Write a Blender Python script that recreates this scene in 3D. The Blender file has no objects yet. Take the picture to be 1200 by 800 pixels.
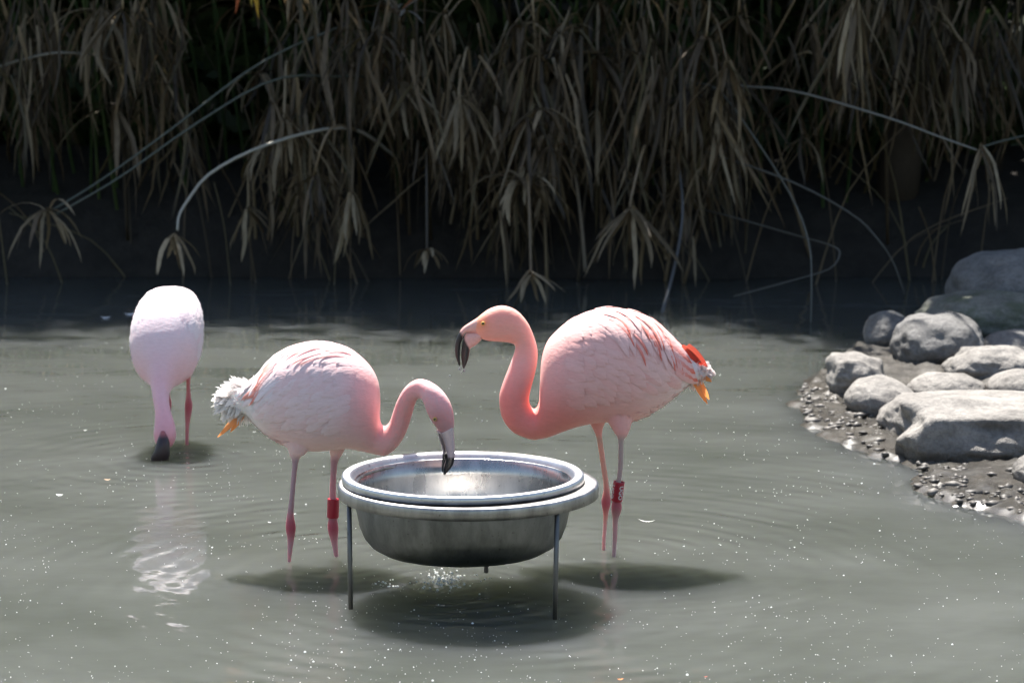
import bpy, bmesh, math, random
import numpy as np
from mathutils import Vector, noise
random.seed(7); rng = np.random.default_rng(7)
sc = bpy.context.scene
COL = sc.collection
R = math.radians

# ------------------------------------------------------------------ camera
CAM_H, FPX, PITCH = 1.49, 3000.0, R(8.25)
cam = bpy.data.cameras.new('camera'); cam.lens = 90; cam.sensor_width = 36; cam.clip_end = 2000; cam.clip_start = .05
camo = bpy.data.objects.new('camera', cam); COL.objects.link(camo)
camo.location = (0, -6, CAM_H); camo.rotation_euler = (R(90)-PITCH, 0, 0)
cam.dof.use_dof = True; cam.dof.focus_distance = 6.15; cam.dof.aperture_fstop = 6.3
sc.camera = camo
# ------------------------------------------------------------------ sky, sun, exposure
SUN_EL, SUN_AZ = R(62), R(-13)
w = bpy.data.worlds.new('World'); sc.world = w; w.use_nodes = True
nt = w.node_tree; bg = nt.nodes['Background']
sky = nt.nodes.new('ShaderNodeTexSky'); sky.sky_type = 'NISHITA'; sky.sun_disc = False
sky.sun_elevation = SUN_EL; sky.sun_rotation = SUN_AZ; sky.air_density = 1.2; sky.dust_density = 1.5
nt.links.new(sky.outputs[0], bg.inputs[0]); bg.inputs[1].default_value = .065
sun = bpy.data.lights.new('sun', 'SUN'); sun.energy = 5.0; sun.angle = R(.53); sun.color = (1, .96, .9)
suno = bpy.data.objects.new('sun', sun); COL.objects.link(suno)
sdir = Vector((math.sin(SUN_AZ)*math.cos(SUN_EL), math.cos(SUN_AZ)*math.cos(SUN_EL), math.sin(SUN_EL)))
suno.rotation_euler = sdir.to_track_quat('Z', 'Y').to_euler(); suno.location = (0, 0, 12)
sc.view_settings.view_transform = 'Standard'; sc.view_settings.look = 'None'
sc.view_settings.gamma = 1; sc.view_settings.use_curve_mapping = False
sc.view_settings.exposure = 1.55
sc.cycles.max_bounces = 7; sc.cycles.diffuse_bounces = 4; sc.cycles.glossy_bounces = 3; sc.cycles.transmission_bounces = 4; sc.cycles.caustics_reflective = False; sc.cycles.caustics_refractive = False

# ------------------------------------------------------------------ helpers
CP, SP = math.cos(PITCH), math.sin(PITCH)
def P(px, py, D):
    """point of the place at horizontal distance D from the camera, measured off the photograph"""
    a = (px-600)/FPX; b = -(py-400)/FPX
    d = np.array((a, CP+b*SP, -SP+b*CP)); d = d*(D/d[1])
    return np.array((d[0], d[1]-6, d[2]+CAM_H))
def proj(p):
    x, y, z = p[..., 0], p[..., 1]+6, p[..., 2]-CAM_H
    f = y*CP - z*SP; u = y*SP + z*CP
    return 600+FPX*x/f, 400-FPX*u/f
def link(o): COL.objects.link(o); return o
def tag(o, label, cat=None, group=None, kind=None):
    if label: o['label'] = label
    if cat: o['category'] = cat
    if group: o['group'] = group
    if kind: o['kind'] = kind
    return o
def thing(name, label, cat, loc=(0, 0, 0), group=None):
    o = link(bpy.data.objects.new(name, None)); o.location = tuple(loc); o.empty_display_size = .1
    return tag(o, label, cat, group)
def root_loc(o):
    l = np.zeros(3)
    while o is not None:
        l += np.array(o.location); o = o.parent
    return l
def mesh(name, V, F, mat, parent=None, cols=None, smooth=True, loc=None):
    V = np.asarray(V, float)
    me = bpy.data.meshes.new(name)
    off = root_loc(parent) if parent is not None else np.array(loc if loc is not None else (0, 0, 0))
    me.from_pydata((V-off).tolist(), [], F)
    if cols is not None:
        a = me.color_attributes.new('tint', 'FLOAT_COLOR', 'POINT')
        c = np.ones((len(V), 4)); c[:, :3] = cols; a.data.foreach_set('color', c.ravel())
    if smooth: me.polygons.foreach_set('use_smooth', [True]*len(me.polygons))
    me.materials.append(mat); me.update()
    o = link(bpy.data.objects.new(name, me))
    if parent is not None: o.parent = parent
    elif loc is not None: o.location = tuple(loc)
    return o
class MB:
    def __init__(s): s.V = []; s.F = []; s.C = []; s.n = 0
    def add(s, V, F, c=None):
        V = np.asarray(V, float); s.V.append(V); s.F += [tuple(i+s.n for i in f) for f in F]; s.n += len(V)
        s.C.append(np.broadcast_to(np.array(c if c is not None else (1, 1, 1), float), (len(V), 3)))
        return s
    def build(s, name, mat, parent=None, smooth=True, loc=None):
        return mesh(name, np.concatenate(s.V), s.F, mat, parent, np.concatenate(s.C), smooth, loc)
def catmull(A, s):
    A = np.asarray(A, float); n = len(A)
    i = int(min(max(math.floor(s), 0), n-2)); t = s-i
    p0, p1, p2, p3 = A[max(i-1, 0)], A[i], A[i+1], A[min(i+2, n-1)]
    return .5*((2*p1)+(p2-p0)*t+(2*p0-5*p1+4*p2-p3)*t*t+(3*p1-p0-3*p2+p3)*t**3)
def smooth_path(pts, n):
    pts = np.asarray(pts, float)
    return np.array([catmull(pts, s) for s in np.linspace(0, len(pts)-1, n)])
def tube(pts, rad, sides=6, cap=True):
    pts = np.asarray(pts, float); n = len(pts); rad = np.broadcast_to(rad, (n,))
    T = np.gradient(pts, axis=0); T /= np.linalg.norm(T, axis=1)[:, None]+1e-12
    ref = np.array((0, 1, 0.)) if abs(T[0][1]) < .9 else np.array((1., 0, 0))
    V = []
    for p, t, r in zip(pts, T, rad):
        u = np.cross(t, ref); u /= np.linalg.norm(u)+1e-9; v = np.cross(t, u); ref = -np.cross(t, u) if False else np.cross(u, t)
        for k in range(sides):
            a = 2*math.pi*k/sides; V.append(p+r*(u*math.cos(a)+v*math.sin(a)))
    F = [(i*sides+k, i*sides+(k+1) % sides, (i+1)*sides+(k+1) % sides, (i+1)*sides+k) for i in range(n-1) for k in range(sides)]
    if cap: F += [tuple(range(sides))[::-1], tuple((n-1)*sides+k for k in range(sides))]
    return np.array(V), F
def strip(pts, wid, side, fold=.25):
    pts = np.asarray(pts, float); n = len(pts); wid = np.broadcast_to(wid, (n,))
    T = np.gradient(pts, axis=0); V = []
    for p, t, w_ in zip(pts, T, wid):
        s = np.cross(t, side); s = np.cross(s, t); s /= np.linalg.norm(s)+1e-9
        nn = np.cross(t, s); nn /= np.linalg.norm(nn)+1e-9
        V += [p-s*w_/2, p+nn*w_*fold, p+s*w_/2]
    F = []
    for i in range(n-1):
        a = 3*i; F += [(a, a+1, a+4, a+3), (a+1, a+2, a+5, a+4)]
    return np.array(V), F
def box(c, s, rotz=0, bev=.0):
    bm = bmesh.new(); bmesh.ops.create_cube(bm, size=1)
    for v in bm.verts: v.co = Vector((v.co.x*s[0], v.co.y*s[1], v.co.z*s[2]))
    if bev: bmesh.ops.bevel(bm, geom=bm.edges[:], offset=bev, segments=2, affect='EDGES')
    V = np.array([v.co[:] for v in bm.verts]); F = [tuple(v.index for v in f.verts) for f in bm.faces]; bm.free()
    ca, sa = math.cos(rotz), math.sin(rotz)
    return np.c_[V[:, 0]*ca-V[:, 1]*sa, V[:, 0]*sa+V[:, 1]*ca, V[:, 2]]+np.array(c), F

# ------------------------------------------------------------------ materials
def material(name):
    m = bpy.data.materials.new(name); m.use_nodes = True
    return m, m.node_tree, m.node_tree.nodes, m.node_tree.links, m.node_tree.nodes['Principled BSDF']
def ramp(N, stops):
    r = N.new('ShaderNodeValToRGB'); e = r.color_ramp.elements
    while len(e) < len(stops): e.new(.5)
    for el, (p, c) in zip(e, stops): el.position = p; el.color = (*c, 1)
    return r
def tex(N, L, scale, detail=4, rough=.55, vec=None):
    t = N.new('ShaderNodeTexNoise'); t.inputs['Scale'].default_value = scale; t.inputs['Detail'].default_value = detail
    t.inputs['Roughness'].default_value = rough
    if vec is not None: L.new(vec, t.inputs['Vector'])
    return t
def math_(N, L, op, a, b=None, c=None):
    n = N.new('ShaderNodeMath'); n.operation = op
    for i, v in enumerate((a, b, c)):
        if v is None: continue
        if isinstance(v, (int, float)): n.inputs[i].default_value = v
        else: L.new(v, n.inputs[i])
    return n.outputs[0]

def feather_mat(name, transl=.25, sss=.0):
    m, t, N, L, B = material(name)
    a = N.new('ShaderNodeAttribute'); a.attribute_name = 'tint'
    geo = N.new('ShaderNodeNewGeometry')
    mp = N.new('ShaderNodeMapping'); mp.inputs['Scale'].default_value = (60, 60, 160); L.new(geo.outputs['Position'], mp.inputs[0])
    nz = tex(N, L, 1, 5, .6, mp.outputs[0])
    mx = N.new('ShaderNodeMix'); mx.data_type = 'RGBA'; mx.blend_type = 'MULTIPLY'; mx.inputs[0].default_value = .22
    rp = ramp(N, [(.3, (.80, .70, .70)), (.6, (1, 1, 1))]); L.new(nz.outputs[0], rp.inputs[0])
    L.new(a.outputs['Color'], mx.inputs[6]); L.new(rp.outputs[0], mx.inputs[7])
    L.new(mx.outputs[2], B.inputs['Base Color'])
    B.inputs['Roughness'].default_value = .62; B.inputs['Specular IOR Level'].default_value = .25
    B.inputs['Sheen Weight'].default_value = .08; B.inputs['Sheen Roughness'].default_value = .4
    if sss:
        B.inputs['Subsurface Weight'].default_value = sss; B.inputs['Subsurface Radius'].default_value = (1, .45, .4)
        B.inputs['Subsurface Scale'].default_value = .035
    bp = N.new('ShaderNodeBump'); bp.inputs['Strength'].default_value = .35; bp.inputs['Distance'].default_value = .004
    L.new(nz.outputs[0], bp.inputs['Height']); L.new(bp.outputs[0], B.inputs['Normal'])
    if transl:
        tr = N.new('ShaderNodeBsdfTranslucent'); L.new(mx.outputs[2], tr.inputs[0])
        ms = N.new('ShaderNodeMixShader'); ms.inputs[0].default_value = transl
        L.new(B.outputs[0], ms.inputs[1]); L.new(tr.outputs[0], ms.inputs[2])
        L.new(ms.outputs[0], N['Material Output'].inputs[0])
    return m
M_BODY = feather_mat('plumage', 0, .3)
M_FEATH = feather_mat('feather', .38)
M_TAIL = feather_mat('tail_feather', .65)
M_PLUME = feather_mat('contour_feather', 0, 0)

def tint_mat(name, rough=.4, spec=.5, bump=.0, bscale=200, coat=0):
    m, t, N, L, B = material(name)
    a = N.new('ShaderNodeAttribute'); a.attribute_name = 'tint'
    geo = N.new('ShaderNodeNewGeometry'); nz = tex(N, L, bscale, 4, .6, geo.outputs['Position'])
    mx = N.new('ShaderNodeMix'); mx.data_type = 'RGBA'; mx.blend_type = 'MULTIPLY'; mx.inputs[0].default_value = .4
    rp = ramp(N, [(.3, (.6, .6, .6)), (.65, (1, 1, 1))]); L.new(nz.outputs[0], rp.inputs[0])
    L.new(a.outputs['Color'], mx.inputs[6]); L.new(rp.outputs[0], mx.inputs[7]); L.new(mx.outputs[2], B.inputs['Base Color'])
    B.inputs['Roughness'].default_value = rough; B.inputs['Specular IOR Level'].default_value = spec
    B.inputs['Coat Weight'].default_value = coat
    if bump:
        bp = N.new('ShaderNodeBump'); bp.inputs['Strength'].default_value = bump; bp.inputs['Distance'].default_value = .002
        L.new(nz.outputs[0], bp.inputs['Height']); L.new(bp.outputs[0], B.inputs['Normal'])
    return m
M_BILL = tint_mat('bill_horn', .3, .5, .15, 150)
M_BAND = tint_mat('band_plastic', .35, .5, .05, 300)
M_CLOD = tint_mat('mud_clod', .55, .4, .8, 120)
M_FLOAT = tint_mat('floating_bits', .6, .3)

def leaf_mat(name, transl=.3, rough=.55):
    m, t, N, L, B = material(name)
    a = N.new('ShaderNodeAttribute'); a.attribute_name = 'tint'
    oi = N.new('ShaderNodeObjectInfo'); geo = N.new('ShaderNodeNewGeometry')
    mp = N.new('ShaderNodeMapping'); mp.inputs['Scale'].default_value = (40, 40, 6); L.new(geo.outputs['Position'], mp.inputs[0])
    nz = tex(N, L, 1, 4, .6, mp.outputs[0])
    rp = ramp(N, [(.3, (.55, .5, .45)), (.7, (1.1, 1.1, 1.1))]); L.new(nz.outputs[0], rp.inputs[0])
    mx = N.new('ShaderNodeMix'); mx.data_type = 'RGBA'; mx.blend_type = 'MULTIPLY'; mx.inputs[0].default_value = .8
    L.new(a.outputs['Color'], mx.inputs[6]); L.new(rp.outputs[0], mx.inputs[7])
    L.new(mx.outputs[2], B.inputs['Base Color']); B.inputs['Roughness'].default_value = rough
    tr = N.new('ShaderNodeBsdfTranslucent'); L.new(mx.outputs[2], tr.inputs[0])
    ms = N.new('ShaderNodeMixShader'); ms.inputs[0].default_value = transl
    L.new(B.outputs[0], ms.inputs[1]); L.new(tr.outputs[0], ms.inputs[2]); L.new(ms.outputs[0], N['Material Output'].inputs[0])
    return m
M_LEAF = leaf_mat('dry_leaf'); M_STEM = tint_mat('papyrus_stem', .38, .5, .2, 60)
M_TREE = leaf_mat('tree_leaf', .15, .5)
M_BARK = tint_mat('bark', .9, .2, .6, 40)
M_WOOD = tint_mat('old_timber', .85, .2, .5, 30)

def steel(name, base, rough, stain):
    m, t, N, L, B = material(name)
    geo = N.new('ShaderNodeNewGeometry')
    mp = N.new('ShaderNodeMapping'); mp.inputs['Scale'].default_value = (14, 14, 5); L.new(geo.outputs['Position'], mp.inputs[0])
    n1 = tex(N, L, 1.2, 6, .65, mp.outputs[0]); n2 = tex(N, L, 90, 3, .6, geo.outputs['Position'])
    r1 = ramp(N, [(.35, tuple(x*stain for x in base)), (.62, base)]); L.new(n1.outputs[0], r1.inputs[0])
    r2 = ramp(N, [(.26, (.25, .22, .2)), (.36, (1, 1, 1))]); L.new(n2.outputs[0], r2.inputs[0])
    mx = N.new('ShaderNodeMix'); mx.data_type = 'RGBA'; mx.blend_type = 'MULTIPLY'; mx.inputs[0].default_value = .7
    L.new(r1.outputs[0], mx.inputs[6]); L.new(r2.outputs[0], mx.inputs[7]); L.new(mx.outputs[2], B.inputs['Base Color'])
    B.inputs['Metallic'].default_value = 1
    L.new(math_(N, L, 'MULTIPLY_ADD', n1.outputs[0], .22, rough-.1), B.inputs['Roughness'])
    B.inputs['Anisotropic'].default_value = .65
    tg = N.new('ShaderNodeTangent'); tg.direction_type = 'RADIAL'; tg.axis = 'Z'; L.new(tg.outputs[0], B.inputs['Tangent'])
    bp = N.new('ShaderNodeBump'); bp.inputs['Strength'].default_value = .06; bp.inputs['Distance'].default_value = .002
    L.new(n1.outputs[0], bp.inputs['Height']); L.new(bp.outputs[0], B.inputs['Normal'])
    return m
M_BOWL = steel('brushed_steel', (.56, .54, .52), .27, .62)
M_BOWLOUT = steel('stained_steel', (.27, .27, .26), .38, .5)
M_RIM = steel('rim_steel', (.72, .71, .70), .46, .8)
M_STAND = steel('weathered_steel', (.5, .48, .46), .46, .5)
M_ROD = steel('dark_steel_rod', (.2, .19, .18), .5, .6)

def rock_mat(name, dark, light, moss=0, wetk=8, weto=.25):
    m, t, N, L, B = material(name)
    geo = N.new('ShaderNodeNewGeometry'); oi = N.new('ShaderNodeObjectInfo')
    n1 = tex(N, L, 7, 8, .65, geo.outputs['Position']); n2 = tex(N, L, 60, 5, .7, geo.outputs['Position']); n3 = tex(N, L, 260, 2, .5, geo.outputs['Position'])
    r1 = ramp(N, [(.3, dark), (.68, light)]); L.new(n1.outputs[0], r1.inputs[0])
    r2 = ramp(N, [(.3, (.45, .43, .42)), (.6, (1.08, 1.06, 1.03))]); L.new(n2.outputs[0], r2.inputs[0])
    mx = N.new('ShaderNodeMix'); mx.data_type = 'RGBA'; mx.blend_type = 'MULTIPLY'; mx.inputs[0].default_value = .75
    L.new(r1.outputs[0], mx.inputs[6]); L.new(r2.outputs[0], mx.inputs[7]); out = mx.outputs[2]
    if moss:
        mm = N.new('ShaderNodeMix'); mm.data_type = 'RGBA'; n4 = tex(N, L, 9, 6, .7, geo.outputs['Position'])
        r4 = ramp(N, [(.45, (0, 0, 0)), (.62, (moss, moss, moss))]); L.new(n4.outputs[0], r4.inputs[0])
        L.new(r4.outputs[0], mm.inputs[0]); L.new(out, mm.inputs[6]); mm.inputs[7].default_value = (.06, .075, .04, 1); out = mm.outputs[2]
    # damp, silt-stained band just above the water
    sx = N.new('ShaderNodeSeparateXYZ'); L.new(geo.outputs['Position'], sx.inputs[0])
    hh = math_(N, L, 'ADD', sx.outputs[2], math_(N, L, 'MULTIPLY', n1.outputs[0], -.06))
    wet = ramp(N, [(.0, (1, 1, 1)), (.45, (0, 0, 0))]); L.new(math_(N, L, 'MULTIPLY_ADD', hh, wetk, weto), wet.inputs[0])
    mw = N.new('ShaderNodeMix'); mw.data_type = 'RGBA'; mw.blend_type = 'MULTIPLY'; L.new(wet.outputs[0], mw.inputs[0])
    L.new(out, mw.inputs[6]); mw.inputs[7].default_value = (.35, .33, .3, 1)
    L.new(mw.outputs[2], B.inputs['Base Color'])
    L.new(math_(N, L, 'MULTIPLY_ADD', wet.outputs[0], -.5, .82), B.inputs['Roughness'])
    b1 = N.new('ShaderNodeBump'); b1.inputs['Strength'].default_value = .8; b1.inputs['Distance'].default_value = .012; L.new(n2.outputs[0], b1.inputs['Height'])
    b2 = N.new('ShaderNodeBump'); b2.inputs['Strength'].default_value = .4; b2.inputs['Distance'].default_value = .003; L.new(n3.outputs[0], b2.inputs['Height'])
    L.new(b1.outputs[0], b2.inputs['Normal']); L.new(b2.outputs[0], B.inputs['Normal'])
    return m
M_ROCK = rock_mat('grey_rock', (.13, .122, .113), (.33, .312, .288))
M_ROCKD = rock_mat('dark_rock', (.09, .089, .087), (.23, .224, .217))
M_SLAB = rock_mat('slab_rock', (.13, .122, .113), (.33, .312, .288), 0, 7, .05)
M_MOSS = rock_mat('mossy_rock', (.10, .10, .088), (.22, .22, .19), .75)

# wet mud
M_MUD, t, N, L, B = material('wet_mud')
geo = N.new('ShaderNodeNewGeometry'); n1 = tex(N, L, 12, 8, .7, geo.outputs['Position']); n2 = tex(N, L, 95, 5, .75, geo.outputs['Position'])
r1 = ramp(N, [(.3, (.10, .092, .08)), (.7, (.34, .315, .28))]); L.new(n1.outputs[0], r1.inputs[0])
sx = N.new('ShaderNodeSeparateXYZ'); L.new(geo.outputs['Position'], sx.inputs[0])
wet = ramp(N, [(.15, (1, 1, 1)), (.6, (0, 0, 0))]); L.new(math_(N, L, 'MULTIPLY', sx.outputs[2], 9), wet.inputs[0])
mw = N.new('ShaderNodeMix'); mw.data_type = 'RGBA'; mw.blend_type = 'MULTIPLY'; L.new(wet.outputs[0], mw.inputs[0]); L.new(r1.outputs[0], mw.inputs[6]); mw.inputs[7].default_value = (.5, .47, .42, 1)
L.new(mw.outputs[2], B.inputs['Base Color']); L.new(math_(N, L, 'MULTIPLY_ADD', wet.outputs[0], -.45, .66), B.inputs['Roughness']); B.inputs['Coat Roughness'].default_value = .27; L.new(wet.outputs[0], B.inputs['Coat Weight'])
b1 = N.new('ShaderNodeBump'); b1.inputs['Strength'].default_value = 1; b1.inputs['Distance'].default_value = .03; L.new(n2.outputs[0], b1.inputs['Height']); L.new(b1.outputs[0], B.inputs['Normal'])

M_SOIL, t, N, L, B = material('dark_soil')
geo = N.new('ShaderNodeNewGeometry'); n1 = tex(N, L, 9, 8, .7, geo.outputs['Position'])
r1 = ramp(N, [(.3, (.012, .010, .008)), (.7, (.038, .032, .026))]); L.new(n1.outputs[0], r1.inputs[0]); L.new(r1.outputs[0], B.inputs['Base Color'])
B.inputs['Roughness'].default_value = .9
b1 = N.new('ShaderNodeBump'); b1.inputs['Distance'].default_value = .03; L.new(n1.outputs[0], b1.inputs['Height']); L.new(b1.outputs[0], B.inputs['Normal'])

# murky pond water: silt-laden body, mirror-smooth skin with fine ripples
M_WATER, t, N, L, B = material('murky_water')
geo = N.new('ShaderNodeNewGeometry'); pos = geo.outputs['Position']
sx = N.new('ShaderNodeSeparateXYZ'); L.new(pos, sx.inputs[0])
def ripple(cx, cy, k, amp, decay, r0=0):
    dx = math_(N, L, 'SUBTRACT', sx.outputs[0], cx); dy = math_(N, L, 'SUBTRACT', sx.outputs[1], cy)
    r = math_(N, L, 'SQRT', math_(N, L, 'ADD', math_(N, L, 'MULTIPLY', dx, dx), math_(N, L, 'MULTIPLY', dy, dy)))
    wob = math_(N, L, 'MULTIPLY_ADD', lown.outputs[0], 2.5, math_(N, L, 'MULTIPLY', r, k))
    s = math_(N, L, 'SINE', wob)
    e = math_(N, L, 'POWER', 2.718, math_(N, L, 'MULTIPLY', math_(N, L, 'ABSOLUTE', math_(N, L, 'SUBTRACT', r, r0)), -decay))
    patch = math_(N, L, 'MAXIMUM', math_(N, L, 'MULTIPLY_ADD', gust.outputs[0], 4.4, -1.5), .12)
    return math_(N, L, 'MULTIPLY', math_(N, L, 'MULTIPLY', s, math_(N, L, 'MULTIPLY', e, patch)), amp)
mp = N.new('ShaderNodeMapping'); mp.inputs['Scale'].default_value = (1, 1.6, 1); L.new(pos, mp.inputs[0])
lown = tex(N, L, 1.6, 2, .5, mp.outputs[0])
gust = tex(N, L, 2.3, 2, .5, mp.outputs[0])
mid = tex(N, L, 7, 3, .5, mp.outputs[0]); fine = tex(N, L, 45, 2, .5, mp.outputs[0])
H = math_(N, L, 'MULTIPLY', lown.outputs[0], .006)
H = math_(N, L, 'MULTIPLY_ADD', mid.outputs[0], .0009, H)
H = math_(N, L, 'MULTIPLY_ADD', fine.outputs[0], .00012, H)
for a in ((-.1, .05, 75, .0009, .9, .3), (.25, .45, 110, .0005, 1.8), (-.45, .40, 110, .0004, 1.8), (-1.0, 1.75, 85, .0006, 1.5), (-.15, .12, 150, .0008, 5)):
    H = math_(N, L, 'ADD', H, ripple(*a))
bp = N.new('ShaderNodeBump'); bp.inputs['Strength'].default_value = 1; bp.inputs['Distance'].default_value = 1
L.new(H, bp.inputs['Height']); L.new(bp.outputs[0], B.inputs['Normal'])
silt = tex(N, L, 1.3, 6, .6, mp.outputs[0])
r1 = ramp(N, [(.32, (.060, .066, .057)), (.68, (.096, .102, .094))]); L.new(silt.outputs[0], r1.inputs[0]); L.new(r1.outputs[0], B.inputs['Base Color'])
B.inputs['Roughness'].default_value = .035; B.inputs['IOR'].default_value = 1.333
B.inputs['Subsurface Weight'].default_value = 1; B.inputs['Subsurface Radius'].default_value = (1, 1, .75); B.inputs['Subsurface Scale'].default_value = 1.5

M_DROP, t, N, L, B = material('water_drop')
B.inputs['Base Color'].default_value = (.8, .82, .84, 1); B.inputs['Roughness'].default_value = .06; B.inputs['IOR'].default_value = 1.333; B.inputs['Transmission Weight'].default_value = .6
M_FOAM_GLINT, t, N, L, B = material('foam_and_glint')
B.inputs['Base Color'].default_value = (.75, .76, .74, 1); B.inputs['Roughness'].default_value = .15  # white of the bubbles, also the painted sparkle of the splash

# ------------------------------------------------------------------ setting: ground, water, mud shore
def fbm(x, y, s, seed=0):
    return noise.fractal(Vector((x*s, y*s, seed)), 1.0, 2.0, 4)
def shore_x(D):
    pts = [(5.6, 2.0), (6.4, 1.62), (6.7, 1.5), (6.95, 1.39), (7.05, 1.27), (7.33, 1.17), (7.5, 1.24), (7.7, 1.24), (7.8, 1.14), (8.05, 1.07), (8.36, .99), (8.85, 1.02), (9.1, 1.05), (9.5, 1.2), (10, 1.36), (10.35, 1.6), (10.8, 2.0), (11.2, 2.6), (12, 3.2), (12.8, 3.3)]
    return float(np.interp(D, [p[0] for p in pts], [p[1] for p in pts]))
def ground_z(x, y):
    D = y+6
    back = np.interp(D+.12*fbm(x, 1.3, .8)+.05, [12.3, 12.5, 12.75, 13.3, 14.5, 17, 22, 40], [-.6, .02, .3, .5, .62, .8, 2.3, 4.5])
    front = np.interp(D, [-1.5, 0, 1.5], [.35, .1, -.6])
    left = np.interp(x, [-12, -10.5, -9], [.4, .2, -.6])
    right = np.interp(x, [2.4, 3.2, 6], [-.6, .16, .3])
    if D < 5.2: right = np.interp(x, [9, 10, 12], [-.6, .2, .3])
    elif D < 6.4: right = -.6+(right+.6)*(D-5.2)/1.2 if x < 9 else .3
    z = max(back, front, left, right)
    if z > -.3: z += fbm(x, y, .9)*.05
    return z
gx = np.unique(np.r_[-400, -150, -60, -30, -18, np.arange(-13, 13.01, .4), 18, 30, 60, 150, 400, np.arange(2.2, 3.6, .2)])
gy = np.unique(np.r_[-400, -150, -60, -30, -15, np.arange(-9, 6, .5), np.arange(6, 8.6, .1), np.arange(9, 14, 1), 20, 40, 90, 200, 400])
GV = [(x, y, ground_z(x, y)) for y in gy for x in gx]; nx = len(gx)
GF = [(j*nx+i, j*nx+i+1, (j+1)*nx+i+1, (j+1)*nx+i) for j in range(len(gy)-1) for i in range(nx-1)]
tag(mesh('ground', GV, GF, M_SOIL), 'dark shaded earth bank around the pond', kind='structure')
WV = [(x, y, 0) for y in (-5.9, 0, 3, 6.55) for x in (-10, -3, 3, 9.6)]
WF = [(j*4+i, j*4+i+1, j*4+i+5, j*4+i+4) for j in range(3) for i in range(3)]
tag(mesh('water', WV, WF, M_WATER), 'murky grey green pond water with fine ripples', kind='structure')
mx_ = np.arange(.75, 3.4, .022); my_ = np.arange(-.5, 6.7, .022)
MV = []
for y in my_:
    xs = shore_x(y+6)
    for x in mx_:
        d = (x-xs)+fbm(x, y, 5, 3)*.05
        z = (.010+d*.04 if d > 0 else d*.5+.010)+max(0, y-2.8)*.02*(d > 0)+max(0, d-.5)*.06
        z += fbm(x, y, 14, 1)*.013*(1 if d > -.05 else .3)+abs(fbm(x, y, 40, 2))*.010
        MV.append((x, y, max(z, -.3)))
n_ = len(mx_)
MF = [(j*n_+i, j*n_+i+1, (j+1)*n_+i+1, (j+1)*n_+i) for j in range(len(my_)-1) for i in range(n_-1)]
mud_ob = tag(mesh('mud_shore', MV, MF, M_MUD), 'glistening wet mud shore among the rocks', kind='structure')
mb = MB()
def blob(c, r, seed, sub=1):
    bm = bmesh.new(); bmesh.ops.create_icosphere(bm, subdivisions=sub, radius=1)
    V = np.array([v.co[:] for v in bm.verts]); F = [tuple(v.index for v in f.verts) for f in bm.faces]; bm.free()
    V = V*(1+.30*rng.standard_normal((len(V), 1)))
    return V*np.array(r)+np.array(c), F
for k in range(330):
    D = random.uniform(6.9, 9.2); x = shore_x(D)+abs(random.gauss(0, .12))-.01
    r = random.uniform(.004, .012)
    if random.random() < .12: r *= 1.6
    mb.add(*blob((x, D-6, .012+max(0, x-shore_x(D))*.04), (r*random.uniform(1, 2), r*1.3, r*random.uniform(.5, .9)), k), c=np.array((.085, .077, .068))*random.uniform(.5, 1.8))
tag(mb.build('mud_clods', M_CLOD), 'small dark clods and pebbles strewn over the wet mud', 'mud clods', kind='stuff')

# ------------------------------------------------------------------ rocks
def rock(name, label, x0, x1, y0, y1, D, ry, seed, mat, square=0., rough=.09, shear=0., top=0.):
    cx, cy = (x0+x1)/2, (y0+y1)/2; c = P(cx, cy, D)
    rx = (x1-x0)/2*D/FPX; rz = (y1-y0)/2*D/FPX*1.02
    bm = bmesh.new(); bmesh.ops.create_icosphere(bm, subdivisions=5, radius=1)
    V = []
    for v in bm.verts:
        d = v.co.normalized(); m = max(abs(d.x), abs(d.y), abs(d.z))
        p = d*((1-square)+square/m**.8)
        o = Vector((seed*7.3, seed*1.7, seed*3.1))
        f = 1+rough*1.5*noise.fractal(d*1.15+o, 1, 2, 3)+rough*.28*noise.fractal(d*4+o, 1, 2, 4)
        p = p*f
        p.z += shear*p.x
        if top and p.z > 0: p.z -= top*p.z*(1-.5*noise.noise(d*2+o))
        V.append((p.x, p.y, p.z))
    V = np.array(V)
    lo, hi = V.min(0), V.max(0)
    V = (V-(lo+hi)/2)/((hi-lo)/2)*np.array((rx, ry, rz))
    F = [tuple(v.index for v in f.verts) for f in bm.faces]; bm.free()
    return tag(mesh(name, V+c, F, mat, loc=c), label, 'rock', 'rocks piled on the pond shore')
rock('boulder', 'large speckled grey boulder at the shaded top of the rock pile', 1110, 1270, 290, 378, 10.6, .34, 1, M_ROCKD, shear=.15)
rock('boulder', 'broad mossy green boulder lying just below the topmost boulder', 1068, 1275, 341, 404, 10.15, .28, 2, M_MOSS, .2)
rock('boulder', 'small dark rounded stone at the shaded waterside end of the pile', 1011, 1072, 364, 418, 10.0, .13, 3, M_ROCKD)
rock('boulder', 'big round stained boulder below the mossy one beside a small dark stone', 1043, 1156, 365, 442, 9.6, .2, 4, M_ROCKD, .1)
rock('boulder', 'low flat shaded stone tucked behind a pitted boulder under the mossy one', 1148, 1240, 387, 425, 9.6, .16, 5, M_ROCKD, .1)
rock('boulder', 'pitted grey boulder with dark upper edge in the middle of the pile', 1102, 1225, 403, 458, 9.2, .18, 6, M_ROCK, .15, .13)
rock('boulder', 'angular sunlit stone with dark face at the tip of the muddy point', 967, 1040, 412, 476, 8.95, .15, 7, M_ROCK, .3, .11, -.2)
rock('boulder', 'smooth rounded sunlit stone in front of the angular stone on the point', 988, 1079, 440, 500, 8.55, .16, 8, M_ROCK, .05, .06, -.2)
rock('boulder', 'small low sunlit stone wedged behind the long smooth boulder', 1061, 1161, 436, 480, 8.75, .14, 9, M_ROCK, 0, .08)
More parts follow.
